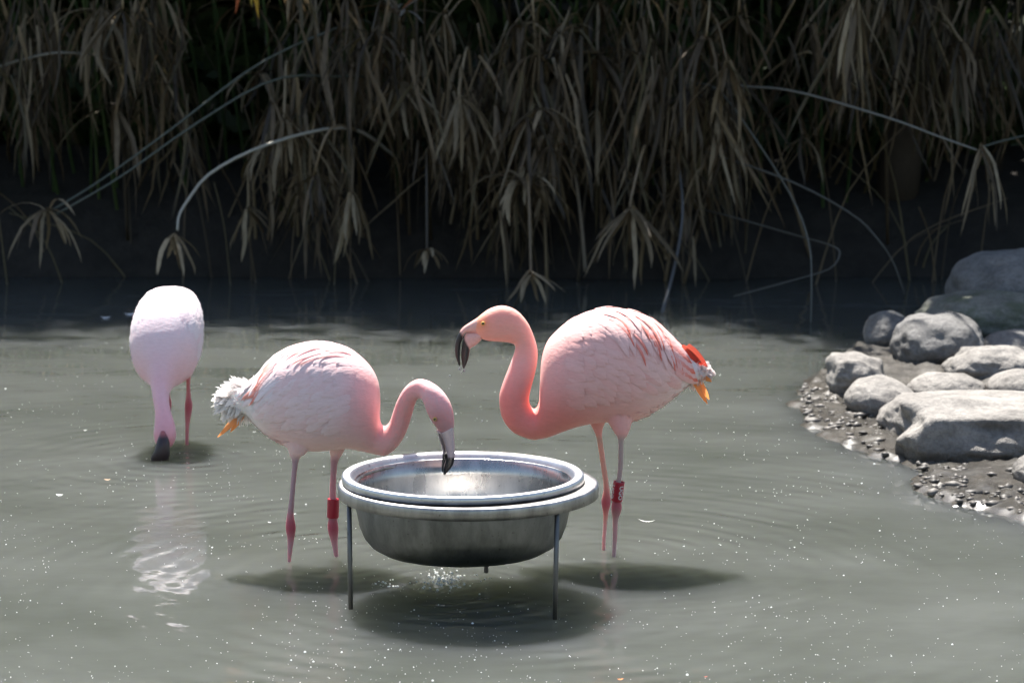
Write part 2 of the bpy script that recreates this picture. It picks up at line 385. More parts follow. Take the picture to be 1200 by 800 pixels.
rock('boulder', 'pale domed stone behind the long smooth boulder by a wedged low stone', 1156, 1265, 432, 480, 8.7, .16, 10, M_ROCK, 0, .06)
rock('boulder', 'long smooth pale boulder behind the big flat slab', 1027, 1275, 458, 522, 8.2, .2, 11, M_ROCK, .45, .06)
rock('boulder', 'big flat rugged slab with black shaded front rising from the water', 1042, 1300, 465, 560, 7.85, .24, 12, M_SLAB, .9, .14, 0, .0)
rock('boulder', 'small upright stone on the near mud in front of the flat slab', 1185, 1250, 528, 580, 7.35, .1, 13, M_ROCK, .1)
rock('mud_islet', 'small glistening lump of wet mud standing alone in the water', 1174, 1235, 626, 642, 6.72, .06, 14, M_MUD, .1, .2)

# ------------------------------------------------------------------ feeding bowl and its stand
BC = P(543, 707, 6.0); BC[1] = 0; SC_ = P(549, 707, 6.0); SC_[1] = 0
PXM = 6.0/FPX
def lathe(profile, c, n=96):
    V = []; F = []
    for (r, z) in profile:
        for k in range(n):
            a = 2*math.pi*k/n; V.append((c[0]+r*math.cos(a), c[1]+r*math.sin(a), z))
    m = len(profile)
    for i in range(m-1):
        for k in range(n): F.append((i*n+k, i*n+(k+1) % n, (i+1)*n+(k+1) % n, (i+1)*n+k))
    return np.array(V), F
def ring_path(pts, closed=True): return pts+[pts[0]] if closed else pts
bowl = thing('feeding_bowl', 'wide brushed stainless steel feeding bowl standing in the pond', 'bowl', (BC[0], 0, .108))
zr = .300
outer = [(.02, .108), (.12, .109), (.165, .112), (.198, .120), (.222, .134), (.238, .154), (.248, .180), (.255, .215), (.260, .25), (.261, .288)]
inner = [(.256, .288), (.254, .25), (.249, .215), (.242, .182), (.232, .158), (.217, .140), (.194, .126), (.16, .118), (.02, .114)]
mesh('bowl_shell', *lathe([(0.0005, .108)]+outer+[(.2585, .2885)], BC), M_BOWLOUT, bowl)
mesh('basin', *lathe([(.2583, .2888)]+inner+[(.0005, .114)], BC), M_BOWL, bowl)
rim = [(.2625, .288), (.284, .290), (.2865, .285), (.2885, .285), (.2895, .296), (.2885, .3005), (.286, .303), (.281, .304), (.272, .3035), (.267, .3015), (.262, .295), (.2575, .287), (.2575, .284), (.2625, .288)]
mesh('rim', *lathe(rim, BC, 128), M_RIM, bowl)
stand = thing('bowl_stand', 'dull steel ring stand on thin rod legs holding the feeding bowl', 'stand', (SC_[0], 0, -.1))
RR = .311
band = [(RR-.004, .252), (RR, .2525), (RR+.0005, .276), (RR-.001, .2795), (RR-.005, .282), (.264, .2848), (.264, .2785), (RR-.006, .2765), (RR-.004, .252)]
rg = mesh('ring', *lathe(band, SC_, 128), M_STAND, stand)
for i, (a, rb) in enumerate(((203, RR-.012), (314, RR-.02), (81, .235))):
    # photo angles: y towards the camera is negative
    ang = R(a); ca, sa = math.cos(ang), math.sin(ang)
    top = np.array((SC_[0]+(RR-.010)*ca, (RR-.010)*sa, .279)); bot = np.array((SC_[0]+rb*ca, rb*sa, -.12))
    V, F = tube([top, top*.5+bot*.5, bot], .0058, 10); lg = mesh('leg', V, F, M_ROD, stand)
    V, F = box((SC_[0]+(RR-.012)*ca, (RR-.012)*sa, .262), (.012, .03, .026), ang, .003); mesh('weld_tab', V, F, M_STAND, lg)

# ------------------------------------------------------------------ flamingos
def remeshed(V, F, vox=.0035, smooth=4):
    me = bpy.data.meshes.new('tmp'); me.from_pydata(np.asarray(V).tolist(), [], F); me.update()
    ob = link(bpy.data.objects.new('tmp', me))
    m = ob.modifiers.new('r', 'REMESH'); m.mode = 'VOXEL'; m.voxel_size = vox; m.use_smooth_shade = True
    s = ob.modifiers.new('s', 'SMOOTH'); s.factor = .5; s.iterations = smooth
    dg = bpy.context.evaluated_depsgraph_get(); ev = ob.evaluated_get(dg); me2 = ev.to_mesh()
    n = len(me2.vertices); V2 = np.empty(n*3); me2.vertices.foreach_get('co', V2)
    F2 = [tuple(p.vertices) for p in me2.polygons]; ev.to_mesh_clear()
    bpy.data.objects.remove(ob); bpy.data.meshes.remove(me)
    return V2.reshape(-1, 3), F2
class Loft:
    """a body swept through paired back/belly points with a lateral half width"""
    def __init__(s, secs, T, sq=.92): s.A = np.array(secs, float); s.T = T; s.n = len(secs); s.sq = sq
    def pt(s, u, th, lift=0.):
        tx, tz, bx, bz, w_, yo = catmull(s.A, min(max(u, 0), s.n-1.0001)); w_ = max(w_, .001)
        cx, cz, hx, hz = (tx+bx)/2, (tz+bz)/2, (tx-bx)/2, (tz-bz)/2
        c, sn = math.cos(th), math.sin(th)
        hl = math.hypot(hx, hz)+1e-9
        lat = w_*(abs(sn)**s.sq)*(1 if sn >= 0 else -1)
        k = 1+lift/max(hl, .01)
        p = np.array((cx+hx*c*k, yo+lat*(1+lift/max(w_, .01)), cz+hz*c*k))
        return s.T(p)
    def mesh(s, nu=150, nv=44):
        us = np.linspace(0, s.n-1, nu); V = [s.pt(u, 2*math.pi*k/nv) for u in us for k in range(nv)]
        F = [(i*nv+k, i*nv+(k+1) % nv, (i+1)*nv+(k+1) % nv, (i+1)*nv+k) for i in range(nu-1) for k in range(nv)]
        F += [tuple(range(nv))[::-1], tuple((nu-1)*nv+k for k in range(nv))]
        return np.array(V), F
    def metric(s, u, th):
        e = 1e-3; p = s.pt(u, th)
        return np.linalg.norm(s.pt(u+e, th)-p)/e+1e-4, np.linalg.norm(s.pt(u, th+e)-p)/e+1e-4
    def feather(s, u, th, length, width, ang, curl, lift0, lift1, n=6, sgn=1, taper=.55):
        """strip laid on the plumage: ang 0 points to the tail, positive turns down the flank"""
        C = []; a = ang; step = length/(n-1); uu, tt = u, th
        for i in range(n):
            C.append((uu, tt, a)); du, dv = s.metric(uu, tt)
            uu = max(.05, uu-math.cos(a)*step/max(du, .008)); tt = tt+sgn*math.sin(a)*step/max(dv, .02); a += curl/(n-1)
        V = []
        for i, (uu, tt, a) in enumerate(C):
            f = i/(n-1); wd = width/2*min(1, (.55+f*1.6))*(math.sqrt(max(0, 1-max(0, (f-taper)/(1-taper))**2))+.04)
            du, dv = s.metric(uu, tt); lf = lift0+(lift1-lift0)*f
            for q in (-1, 0, 1):
                u2 = uu+q*math.sin(a)*wd/max(du, .008); t2 = tt+sgn*q*math.cos(a)*wd/max(dv, .02)
                V.append(s.pt(u2, t2, lf-(.0014 if q else 0)))
        F = [(3*i+j, 3*i+j+1, 3*i+j+4, 3*i+j+3) for i in range(n-1) for j in range(2)]
        return np.array(V), F
def sec_px(rows, D):
    out = []
    for r in rows:
        o_ = r[5] if len(r) > 5 else 0; a = P(r[0], r[1], D+o_); b = P(r[2], r[3], D+o_); out.append((a[0], a[2], b[0], b[2], r[4], o_))
    return out
def leg_tube(rows):
    """rows: (left px, right px, py, D)"""
    pts = []; rad = []
    for l, r, y, D in rows: pts.append(P((l+r)/2, y, D)); rad.append((r-l)/2*D/FPX)
    m = len(rows)*5
    return tube(smooth_path(pts, m), smooth_path(np.array(rad)[:, None], m)[:, 0], 14)
def lerp(a, b, t): t = np.clip(t, 0, 1)[..., None]; return np.asarray(a)*(1-t)+np.asarray(b)*t
def loft_part(name, secs, T, mat, parent, colfn, label=None, nu=40, nv=20):
    V, F = Loft(secs, T).mesh(nu, nv); o = mesh(name, V, F, mat, parent, colfn(V))
    if label: o['label'] = label
    return o
def plumage(name, lf, parent, u0, u1, count, colfn, seed, l0=.028, w0=.016):
    rg_ = random.Random(seed); mbb = MB()
    for k in range(count):
        u = rg_.uniform(u0, u1); th = rg_.uniform(-2.2, 2.2)
        if abs(math.cos(th)) > .999: continue
        sg = -1 if th < 0 else 1
        V, F = lf.feather(u, th, l0*rg_.uniform(.7, 1.3), w0*rg_.uniform(.8, 1.3), rg_.gauss(.15, .2), .3, .0002, rg_.uniform(.0008, .0016), 4, sg)
        c = colfn(V)*rg_.uniform(.97, 1.04); mbb.add(V, F, c)
    o = mbb.build(name, M_PLUME, parent); o['kind'] = 'stuff'; return o

def eye(c, r, parent, side):
    bm = bmesh.new(); bmesh.ops.create_uvsphere(bm, u_segments=14, v_segments=10, radius=1)
    V = np.array([v.co[:] for v in bm.verts]); F = [tuple(v.index for v in f.verts) for f in bm.faces]; bm.free()
    col = np.where((V[:, 1]*side > .82)[:, None], (.01, .01, .01), (.75, .45, .08))
    return mesh('eye', V*np.array((r, r*.6, r))+c, F, M_BILL, parent, col)
def leg_band(parent, top, bot, r, text=None, ring_marks=False):
    top, bot = np.array(top), np.array(bot); ax = bot-top; Lh = np.linalg.norm(ax); ax /= Lh
    u = np.cross(ax, (0, 1, 0)); u /= np.linalg.norm(u); v = np.cross(ax, u)
    n = 32; prof = [(r*.72, 0), (r, 0), (r*1.02, .04), (r*1.02, .96), (r, 1), (r*.72, 1), (r*.72, 0)]
    V = []; F = []
    for (q, t_) in prof:
        for k in range(n):
            a = 2*math.pi*k/n; V.append(top+ax*Lh*t_+q*(u*math.cos(a)+v*math.sin(a)))
    for i in range(len(prof)-1):
        for k in range(n): F.append((i*n+k, i*n+(k+1) % n, (i+1)*n+(k+1) % n, (i+1)*n+k))
    b = mesh('leg_band', V, F, M_BAND, parent, np.broadcast_to((.42, .012, .03), (len(V), 3)))
    # outward direction facing -y
    a0 = math.atan2(-v[1], -u[1])
    def wrap(P2):  # P2: (n,2) s along the band, t around it
        return np.array([top+ax*Lh*s_+r*1.05*(u*math.cos(a0+t_/r)+v*math.sin(a0+t_/r)) for s_, t_ in P2])
    if text:
        cu = bpy.data.curves.new('t', 'FONT'); cu.body = text; cu.size = 1; cu.align_x = 'CENTER'; cu.align_y = 'CENTER'; cu.resolution_u = 3; cu.offset = .02
        ob = link(bpy.data.objects.new('t', cu)); dg = bpy.context.evaluated_depsgraph_get(); me = bpy.data.meshes.new_from_object(ob.evaluated_get(dg))
        bm = bmesh.new(); bm.from_mesh(me); bmesh.ops.subdivide_edges(bm, edges=bm.edges[:], cuts=1); bmesh.ops.triangulate(bm, faces=bm.faces[:])
        tv = np.array([q.co[:2] for q in bm.verts]); tf = [tuple(q.index for q in f.verts) for f in bm.faces]; bm.free()
        bpy.data.objects.remove(ob); bpy.data.curves.remove(cu); bpy.data.meshes.remove(me)
        k = .70/(tv[:, 0].max()-tv[:, 0].min())
        for off in (-.5, 1.7):
            sgn_ = 1 if u[0]*(-math.sin(a0))+v[0]*math.cos(a0) > 0 else -1
            P2 = np.c_[tv[:, 0]*k+.52, sgn_*tv[:, 1]*k*Lh*.95+sgn_*off*-1*r*.8+sgn_*r*.12]
            mesh('lettering', wrap(P2), tf, M_BAND, b, np.broadcast_to((.75, .7, .7), (len(P2), 3)), False)
    return b

def make_flamingo(name, label, T, base, secs, legs, tint, feathers, plum, bill_u, bill_l, bill_col, eyes, seed, facing):
    t = thing(name, label, 'flamingo', base, 'flamingos wading in the pond')
    lf = Loft(secs, T, .72 if facing == 0 else .92); V, F = lf.mesh()
    Vs = [V]; Fs = list(F); n = len(V)
    for lg in legs:
        v, f = lg; Vs.append(v); Fs += [tuple(i+n for i in q) for q in f]; n += len(v)
    V, F = remeshed(np.concatenate(Vs), Fs)
    body = mesh('body', V, F, M_BODY, t, tint(V))
    plumage('body_plumage', lf, body, plum[0], plum[1], plum[2], tint, seed)
    rg_ = random.Random(seed+50); mbb = MB()
    for k in range(220):                                       # fine down standing off the outline
        u = rg_.uniform(plum[0]-.8, plum[1]-3); th = rg_.choice((-1, 1))*rg_.uniform(2.45, 3.1)
        v, f = lf.feather(u, th, rg_.uniform(.010, .018), rg_.uniform(.002, .004), rg_.gauss(.3, .5), .3, .0, rg_.uniform(.002, .0045), 3, -1 if th < 0 else 1)
        mbb.add(v, f, tint(v)*.6+.36)
    mbb.build('down', M_TAIL, body)['kind'] = 'stuff'
    rg_ = random.Random(seed)
    for side in (-1, 1):
        wing = None
        for k, (u, th, ln, wd, ang, curl, l0, l1, c0, c1) in enumerate(feathers(rg_)):
            v, f = lf.feather(u, side*th, ln, wd, ang, curl, l0, l1, 7, side)
            fr = np.repeat(np.linspace(0, 1, 7), 3); e = np.tile((1, 0, 1), 7)*.5
            cc = lerp(c0, c1, np.clip(fr*.9+e*.3*fr-.1, 0, 1))
            if wing is None:
                wing = thing_part('wing', lf, t, side, tint, rg_)
            if ln < .075: cc = .42*cc+.58*tint(v)
            mesh('feather', v, f, M_PLUME, wing, cc)
    TB = facing if callable(facing) else T
    loft_part('upper_bill', bill_u, TB, M_BILL, t, bill_col)
    loft_part('lower_bill', bill_l, TB, M_BILL, t, bill_col)
    for c, s_ in eyes: eye(c, .0052, t, s_)
    return t, lf
def thing_part(name, lf, parent, side, tint, rg_):
    """the folded wing: a thin shell lying on the flank, carrying the feathers"""
    u0, u1 = lf.wing; nu, nv = 22, 16; V = []
    for i in range(nu):
        u = u0+(u1-u0)*i/(nu-1); f = i/(nu-1); env = math.sin(math.pi*min(1, max(0, f*.9+.1)))**.6
        for j in range(nv):
            g = j/(nv-1); th = .30+(1.25+.35*f)*g
            V.append(lf.pt(u, side*th, .0035*env*math.sin(math.pi*g)-.001))
    F = [(i*nv+j, i*nv+j+1, (i+1)*nv+j+1, (i+1)*nv+j) for i in range(nu-1) for j in range(nv-1)]
    V = np.array(V); return mesh(name, V, F, M_PLUME, parent, tint(V))
Loft.wing = (2.6, 9.0)

def tail_feather(parent, a, b, width, c0, c1, droop=.0, name='tail_feather', mat=None):
    a, b = np.array(a), np.array(b); pts = [a+(b-a)*f+np.array((0, 0, -droop*f*f)) for f in np.linspace(0, 1, 6)]
    wd = [width*x for x in (.5, .9, 1, .9, .65, .12)]
    V, F = strip(pts, wd, np.cross(b-a, (0, 1, 0)), .12)
    return mesh(name, V, F, mat or M_TAIL, parent, lerp(c0, c1, np.repeat(np.linspace(0, 1, 6), 3)))
def fluff(parent, pts, rr, n, col, seed, name='tail_fluff'):
    rg_ = random.Random(seed); mbb = MB()
    for k in range(n):
        i = rg_.uniform(0, len(pts)-1.001); c = catmull(np.array(pts), i); r = catmull(np.array(rr)[:, None], i)[0]
        d = np.array([rg_.gauss(0, 1) for _ in range(3)]); d /= np.linalg.norm(d); d[1] *= .7
        dd = d+np.array(pts[-1])*0+.6*(np.array(pts[-1])-np.array(pts[0]))/np.linalg.norm(np.array(pts[-1])-np.array(pts[0]))
        dd /= np.linalg.norm(dd); p0 = c+d*r*.62; ln = r*rg_.uniform(.7, 1.15)
        q = [p0, p0+dd*ln*.5, p0+dd*ln+np.array((0, 0, -.15*ln))]
        V, F = strip(q, (.012, .018, .003), np.cross(dd, d+np.array((rg_.gauss(0, .3), rg_.gauss(0, .3), rg_.gauss(0, .3)))), .15)
        mbb.add(V, F, np.array(col)*rg_.uniform(.9, 1.05))
    o = mbb.build(name, M_TAIL, parent); o['kind'] = 'stuff'; return o

BLACK = (.012, .011, .012)
# ---- standing flamingo with raised head, right of the bowl
D1 = 6.47
def T1(p): return np.array((p[0], p[1]+D1-6, p[2]))
secs1 = sec_px([(834, 436, 832, 442, .006), (822, 427, 818, 446, .020), (808, 415, 804, 453, .045), (796, 402, 792, 463, .070), (780, 386, 775, 476, .092), (760, 371, 755, 488, .108),
    (735, 363, 732, 494, .118), (710, 361, 707, 494, .120), (688, 366, 686, 497, .118), (668, 375, 668, 502, .110), (652, 388, 655, 507, .098), (641, 401, 645, 511, .082), (635, 420, 638, 513, .066),
    (633, 445, 632, 514, .052), (633, 466, 626, 515, .043), (628, 479, 617, 513, .037), (622, 476, 600, 505, .034), (620, 467, 588, 488, .034), (622, 456, 585, 466, .034), (625, 445, 589, 449, .032),
    (629, 428, 596, 431, .029), (630, 412, 602, 415, .026), (627, 398, 604, 406, .025), (619, 379, 602, 403, .026), (606, 364, 594, 401, .028), (590, 358, 581, 400, .029), (575, 361, 571, 399, .028),
    (563, 369, 564, 397, .022), (556, 376, 559, 393, .014)], D1)
legs1 = [leg_tube([(700, 745, 470, 6.44), (714, 741, 496, 6.42), (721, 736, 509, 6.415), (724, 731.5, 516, 6.415), (724, 730.5, 545, 6.42), (721.5, 728, 566, 6.42), (718, 727, 582, 6.425), (716, 729, 595, 6.425), (717.5, 725, 609, 6.43), (717.5, 723.5, 630, 6.43), (716, 722, 660, 6.43), (713, 723, 690, 6.43)]),
         leg_tube([(684, 716, 475, 6.49), (690, 710, 493, 6.50), (697, 706, 507, 6.505), (700, 707, 520, 6.505), (703, 710, 540, 6.505), (707, 714, 570, 6.505), (704.5, 716, 588, 6.505), (706.5, 713, 603, 6.505), (705.5, 710.5, 630, 6.505), (704.5, 710, 652, 6.505), (703, 711, 685, 6.505)])]
def tint1(V):
    px, py = proj(V)
    pale = np.array((.88, .49, .45)); deep = np.array((.83, .29, .25)); peach = np.array((.86, .44, .36)); white = np.array((.86, .72, .70))
    c = lerp(pale, deep, np.exp(-(((px-640)/70)**2+((py-500)/42)**2))*1.15)
    c = lerp(c, deep*1.0, np.clip((640-px)/30, 0, 1)*np.clip((py-425)/50, 0, 1)*.9)
    c = lerp(c, peach, np.clip((632-px)/10, 0, 1)*np.clip((425-py)/30, 0, 1)*np.where(px < 634, 1, 0))
    c = lerp(c, white, np.clip((px-740)/60, 0, 1)*np.clip((py-395)/40, 0, 1)*.55)
    c = lerp(c, white, np.clip((px-795)/15, 0, 1))
    face = np.exp(-(((px-563)/10)**2+((py-380)/10)**2)); c = lerp(c, (.85, .34, .16), face*.75)
    leg = np.clip((py-508)/8, 0, 1)*np.where(px > 680, 1, 0)
    near = px > 714.5+(py-560)*.0
    lc = np.where((near & (py < 700))[:, None], (.46, .36, .33), (.56, .39, .30))
    lc = lerp(lc, (.46, .12, .14), np.exp(-((py-590)/15)**2)); lc = lerp(lc, (.48, .33, .33), (py-604)/15)
    return lerp(c, lc, leg)
PALE1, RED1, PNK1 = (.88, .54, .50), (.80, .13, .07), (.85, .42, .38)
def feathers1(rg_):
    L_ = []
    for row in range(9):                                        # wing coverts, overlapping rows
        u = 9.3-row*.62
        for th in np.arange(.5, 2.05-.04*row, .12):
            c0 = np.array(PNK1)*rg_.uniform(.95, 1.06) if rg_.random() < .45 else np.array(PALE1)*rg_.uniform(.92, 1.03)
            c1 = np.array(PALE1)*rg_.uniform(.9, 1.05)
            if row > 4 and th < 1.2 and rg_.random() < .22: c0, c1 = PNK1, RED1
            L_.append((u+rg_.uniform(-.2, .2), th+rg_.uniform(-.05, .05), .066+.0015*row, .021, .55-.04*row+.2*rg_.random(), .1+.06*row, .0006, .0040, c0, c1))
    for k in range(34):                                         # long drooping scapulars and tertials
        u = rg_.uniform(4.2, 7.6); th = rg_.uniform(.10, .85)
        red = rg_.random() < .38
        L_.append((u, th, rg_.uniform(.085, .13), rg_.uniform(.006, .011) if red else rg_.uniform(.011, .018), .3+.2*rg_.random(), 1.0, .003, .0075, PNK1 if red else PALE1, RED1 if red else PALE1))
    for k in range(7):                                          # flight feathers closing over the rump
        L_.append((4.2-.15*k, .5+.17*k, .10, .018, .05+.05*k, .25, .005, .010, PNK1, RED1 if k % 2 else PALE1))
    return L_
bu1 = sec_px([(563, 370, 562, 391, .017), (551, 377.5, 552, 389.5, .012), (541.5, 384.5, 545, 390.5, .0095), (535.5, 395, 541.5, 398, .0095), (532.8, 407, 539.2, 408.5, .0085), (534, 418, 538.8, 418, .006), (538, 429, 539.2, 427.5, .003)], D1)
bl1 = sec_px([(562, 388, 564, 398, .015), (553, 389, 558, 404, .012), (546, 391, 551.5, 408, .010), (542.5, 400, 550.5, 412, .009), (540.5, 411, 549, 420, .008), (540.8, 421, 546.5, 427, .006), (542, 430, 544, 432, .003)], D1)
def billcol1(V):
    px, py = proj(V); f = np.clip(((543.5-px)+(py-394)*.55)/2.5, 0, 1)
    return lerp((.80, .46, .40), BLACK, f)
t1, lf1 = make_flamingo('flamingo', 'coral pink flamingo with head raised and black bill open, right of the bowl', T1, (P(712, 656, 6.47)[0], .47, 0), secs1, legs1, tint1, feathers1,
    (2.2, 9.5, 500), bu1, bl1, billcol1, [(P(566, 379, D1-.026), -1), (P(566, 379, D1+.026), 1)], 11, -1)
leg_band(t1, P(725.6, 564, 6.42), P(722.6, 586.5, 6.424), .0142, 'UGO')
for i, (x0, y0, x1, y1, wd) in enumerate(((806, 404, 829, 430, .020), (803, 410, 823, 428, .022), (799, 405, 818, 423, .02))):
    for s_ in (-1, 1): tail_feather(t1, P(x0, y0, D1+s_*.03), P(x1, y1, D1+s_*.012), wd, (.55, .11, .07), (.48, .06, .04), name='primary_feather', mat=M_FEATH)
for i, (x0, y0, x1, y1, wd, dy) in enumerate(((812, 444, 829, 473, .014, -.01), (816, 441, 831, 468, .016, .0), (822, 440, 834, 447, .012, -.012), (815, 443, 826, 466, .014, .012))):
    tail_feather(t1, P(x0, y0, D1+dy), P(x1, y1, D1+dy*1.4), wd, (.92, .46, .22), (.95, .36, .10))
fluff(t1, [P(803, 433, D1), P(818, 434, D1), P(831, 438, D1)], [.036, .024, .010], 170, (.88, .80, .78), 3)

# ---- flamingo bending into the bowl, left of it
D2 = 6.40
def T2(p): return np.array((p[0], p[1]+D2-6, p[2]))
secs2 = sec_px([(265, 464, 268, 478, .012), (275, 455, 277, 482, .034), (288, 448, 290, 486, .056), (300, 439, 300, 497, .080), (313, 423, 312, 508, .100), (331, 410, 329, 518, .112), (352, 402.5, 348, 525, .12),
    (376, 400.5, 370, 528, .122), (400, 405, 392, 526, .118), (420, 416, 408, 525, .108), (435, 431, 420, 527, .092), (443.5, 449, 430, 529.5, .075), (445.5, 470, 437, 531, .058, -.005), (445, 490, 443, 532.5, .044, -.015), (449, 499, 453, 533, .036, -.03),
    (456, 495, 466, 523, .032, -.05), (461, 481, 476, 507, .030, -.075), (465, 470, 482, 489, .028, -.1), (472, 457, 486, 475, .026, -.125), (481, 448, 489, 468, .025, -.15), (491, 444, 493, 467, .025, -.17), (504, 447, 496, 471, .027, -.19), (518, 457, 500, 482, .029, -.2),
    (528, 472, 505, 492, .028, -.205), (532, 488, 511, 500, .023, -.205), (532, 502, 515, 507, .014, -.205)], D2)
legs2 = [leg_tube([(318, 372, 500, 6.37), (333, 364, 522, 6.355), (338.5, 354, 533, 6.355), (342, 350, 541, 6.355), (341, 347.5, 560, 6.36), (338, 345, 590, 6.365), (335.5, 345, 606, 6.37), (334.5, 347, 618, 6.37), (336.5, 345, 632, 6.37), (336.5, 342.5, 648, 6.37), (336.5, 341, 664, 6.37), (334, 342, 690, 6.37)]),
         leg_tube([(378, 410, 508, 6.42), (385, 404, 526, 6.43), (387, 397, 539, 6.43), (387, 395, 550, 6.43), (386, 394, 575, 6.43), (385.5, 395, 596, 6.43), (384, 396, 612, 6.43), (384, 397, 621, 6.43), (388, 396, 636, 6.43), (391, 397, 650, 6.43), (393, 398, 662, 6.43), (394, 402, 690, 6.43)])]
def tint2(V):
    px, py = proj(V)
    pale = np.array((.87, .60, .59)); pink = np.array((.86, .42, .40)); white = np.array((.86, .80, .78)); rose = np.array((.80, .38, .36))
    c = lerp(white*.97, pale, (px-285)/40); c = lerp(c, pink, np.clip((px-385)/60, 0, 1)*.85)
    c = lerp(c, (.86, .56, .50), np.exp(-(((px-385)/60)**2+((py-525)/16)**2))*.6)
    c = lerp(c, (.84, .52, .52), np.clip((px-470)/30, 0, 1)*np.clip((485-py)/25, 0, 1)*.8)
    c = lerp(c, rose, np.exp(-(((px-516)/16)**2+((py-490)/12)**2))*.9)
    leg = np.clip((py-532)/8, 0, 1)*np.where(px < 412, 1, 0)
    lc = lerp((.45, .31, .33), (.50, .30, .32), (px-350)/10); lc = lerp(lc, (.44, .10, .13), np.exp(-((py-618)/15)**2)); lc = lerp(lc, (.40, .28, .31), (py-632)/12)
    return lerp(c, lc, leg)
PALE2, RED2, PNK2 = (.88, .72, .71), (.82, .24, .14), (.86, .56, .54)
def feathers2(rg_):
    L_ = []
    for row in range(8):
        u = 9.0-row*.62
        for th in np.arange(.5, 1.95-.03*row, .13):
            c0 = np.array(PNK2)*rg_.uniform(.95, 1.06) if rg_.random() < .4 else np.array(PALE2)*rg_.uniform(.93, 1.03)
            L_.append((u+rg_.uniform(-.2, .2), th+rg_.uniform(-.05, .05), .066+.0015*row, .023, .4+.2*rg_.random(), .3, .0006, .0038, c0, np.array(PALE2)*rg_.uniform(.92, 1.05)))
    for k in range(18):
        u = rg_.uniform(3.4, 5.2); th = rg_.uniform(.25, 1.2); red = rg_.random() < .4
        L_.append((u, th, rg_.uniform(.07, .10), rg_.uniform(.006, .010) if red else rg_.uniform(.011, .017), .25+.2*rg_.random(), .5, .0025, .0065, PNK2 if red else PALE2, RED2 if red else PALE2))
    for k in range(9):                                          # coral streaks over the rump
        L_.append((5.3-.14*k+rg_.uniform(-.1, .1), .34+.085*k, rg_.uniform(.075, .10), .0075, .22+.04*k, .25, .004, .0075, PNK2, (.80, .17, .09)))
    for k in range(6):
        L_.append((rg_.uniform(6.5, 8.8), rg_.uniform(.25, .6), .08, .008, .3, .3, .004, .0065, PALE2, (.84, .36, .30)))
    return L_
def T2b(p): return T2(p+np.array((0, -.205, 0)))
bu2 = sec_px([(531.5, 499, 515, 508, .017), (532.3, 512, 519, 516, .013), (533, 524, 522, 526, .0105), (533, 534, 523, 536, .0098), (531.5, 543, 521, 545, .0085), (527, 550, 519.5, 551, .006), (521, 556.5, 519.5, 555, .003)], D2-.205)
bl2 = sec_px([(518, 507, 511, 503, .013), (519.5, 517, 514.5, 514, .010), (522, 527, 517.8, 525, .009), (523, 536, 518.4, 534, .008), (520.5, 545, 517.6, 544, .006), (519, 553, 517.6, 552, .003)], D2-.205)
def billcol2(V):
    px, py = proj(V); f = np.clip((py-(533+np.where(px > 524, 2, -2)))/2, 0, 1)
    c = lerp((.9, .66, .60), (.88, .62, .57), (py-505)/20)
    c = lerp(c, BLACK, np.exp(-((px-(516+(py-512)*.32))/1.3)**2)*np.where(py > 508, .95, 0))
    return lerp(c, BLACK, f)
t2, lf2 = make_flamingo('flamingo', 'pale pink flamingo bending its neck to drink from the steel bowl', T2, (P(367, 663, 6.4)[0], .4, 0), secs2, legs2, tint2, feathers2,
    (2.4, 9.2, 500), bu2, bl2, billcol2, [(P(509.6, 491, D2-.231), -1), (P(509.6, 491, D2-.179), 1)], 12, T2b)
leg_band(t2, P(390.8, 584, 6.43), P(390, 606, 6.43), .0150)
for i, (x0, y0, x1, y1, wd, dy) in enumerate(((285, 484, 255, 512, .013, -.012), (287, 484, 270, 506, .012, -.004), (282, 482, 259, 508, .012, .01))):
    tail_feather(t2, P(x0, y0, D2+dy), P(x1, y1, D2+dy*1.4), wd, (.92, .50, .26), (.95, .36, .10))
fluff(t2, [P(296, 465, D2), P(280, 467, D2), P(268, 471, D2)], [.046, .042, .026], 340, (.95, .92, .90), 5)

# ---- far flamingo facing the camera with its bill in the water
Q0 = P(198, 524, 8.0)
YAW = R(-90)
cy_, sy_ = math.cos(YAW), math.sin(YAW)
def T3(p): return np.array((Q0[0]+p[0]*cy_-p[1]*sy_, Q0[1]+p[0]*sy_+p[1]*cy_, p[2]))
secs3 = [(-.30, .40, -.30, .385, .006, 0), (-.24, .445, -.25, .35, .05, 0), (-.16, .483, -.18, .285, .088, 0), (-.06, .494, -.08, .232, .106, 0), (.02, .478, -.02, .208, .110, 0), (.08, .44, .02, .200, .108, 0),
    (.122, .385, .05, .198, .098, 0), (.146, .33, .078, .196, .074, 0), (.163, .285, .105, .190, .046, 0), (.182, .240, .135, .175, .030, .0), (.205, .198, .162, .150, .025, .003), (.228, .160, .183, .118, .025, .012),
    (.250, .122, .195, .084, .031, .019), (.262, .090, .203, .054, .034, .020), (.263, .062, .212, .036, .028, .019), (.256, .044, .222, .028, .018, .018)]
def leg3(lat, x):
    pts = [(x-.02, lat*.7, .27), (x-.01, lat, .235), (x, lat, .215), (x+.002, lat, .18), (x+.004, lat, .15), (x+.006, lat, .12), (x+.012, lat-.004, .06), (x+.016, lat-.006, 0), (x+.016, lat-.006, -.08)]
    rad = [.035, .018, .0085, .0068, .0085, .0125, .0068, .0062, .007]
    pw = [T3(np.array(p)) for p in pts]
    return tube(smooth_path(pw, 40), smooth_path(np.array(rad)[:, None], 40)[:, 0], 12)
legs3 = [leg3(.064, -.01), leg3(-.006, -.04)]
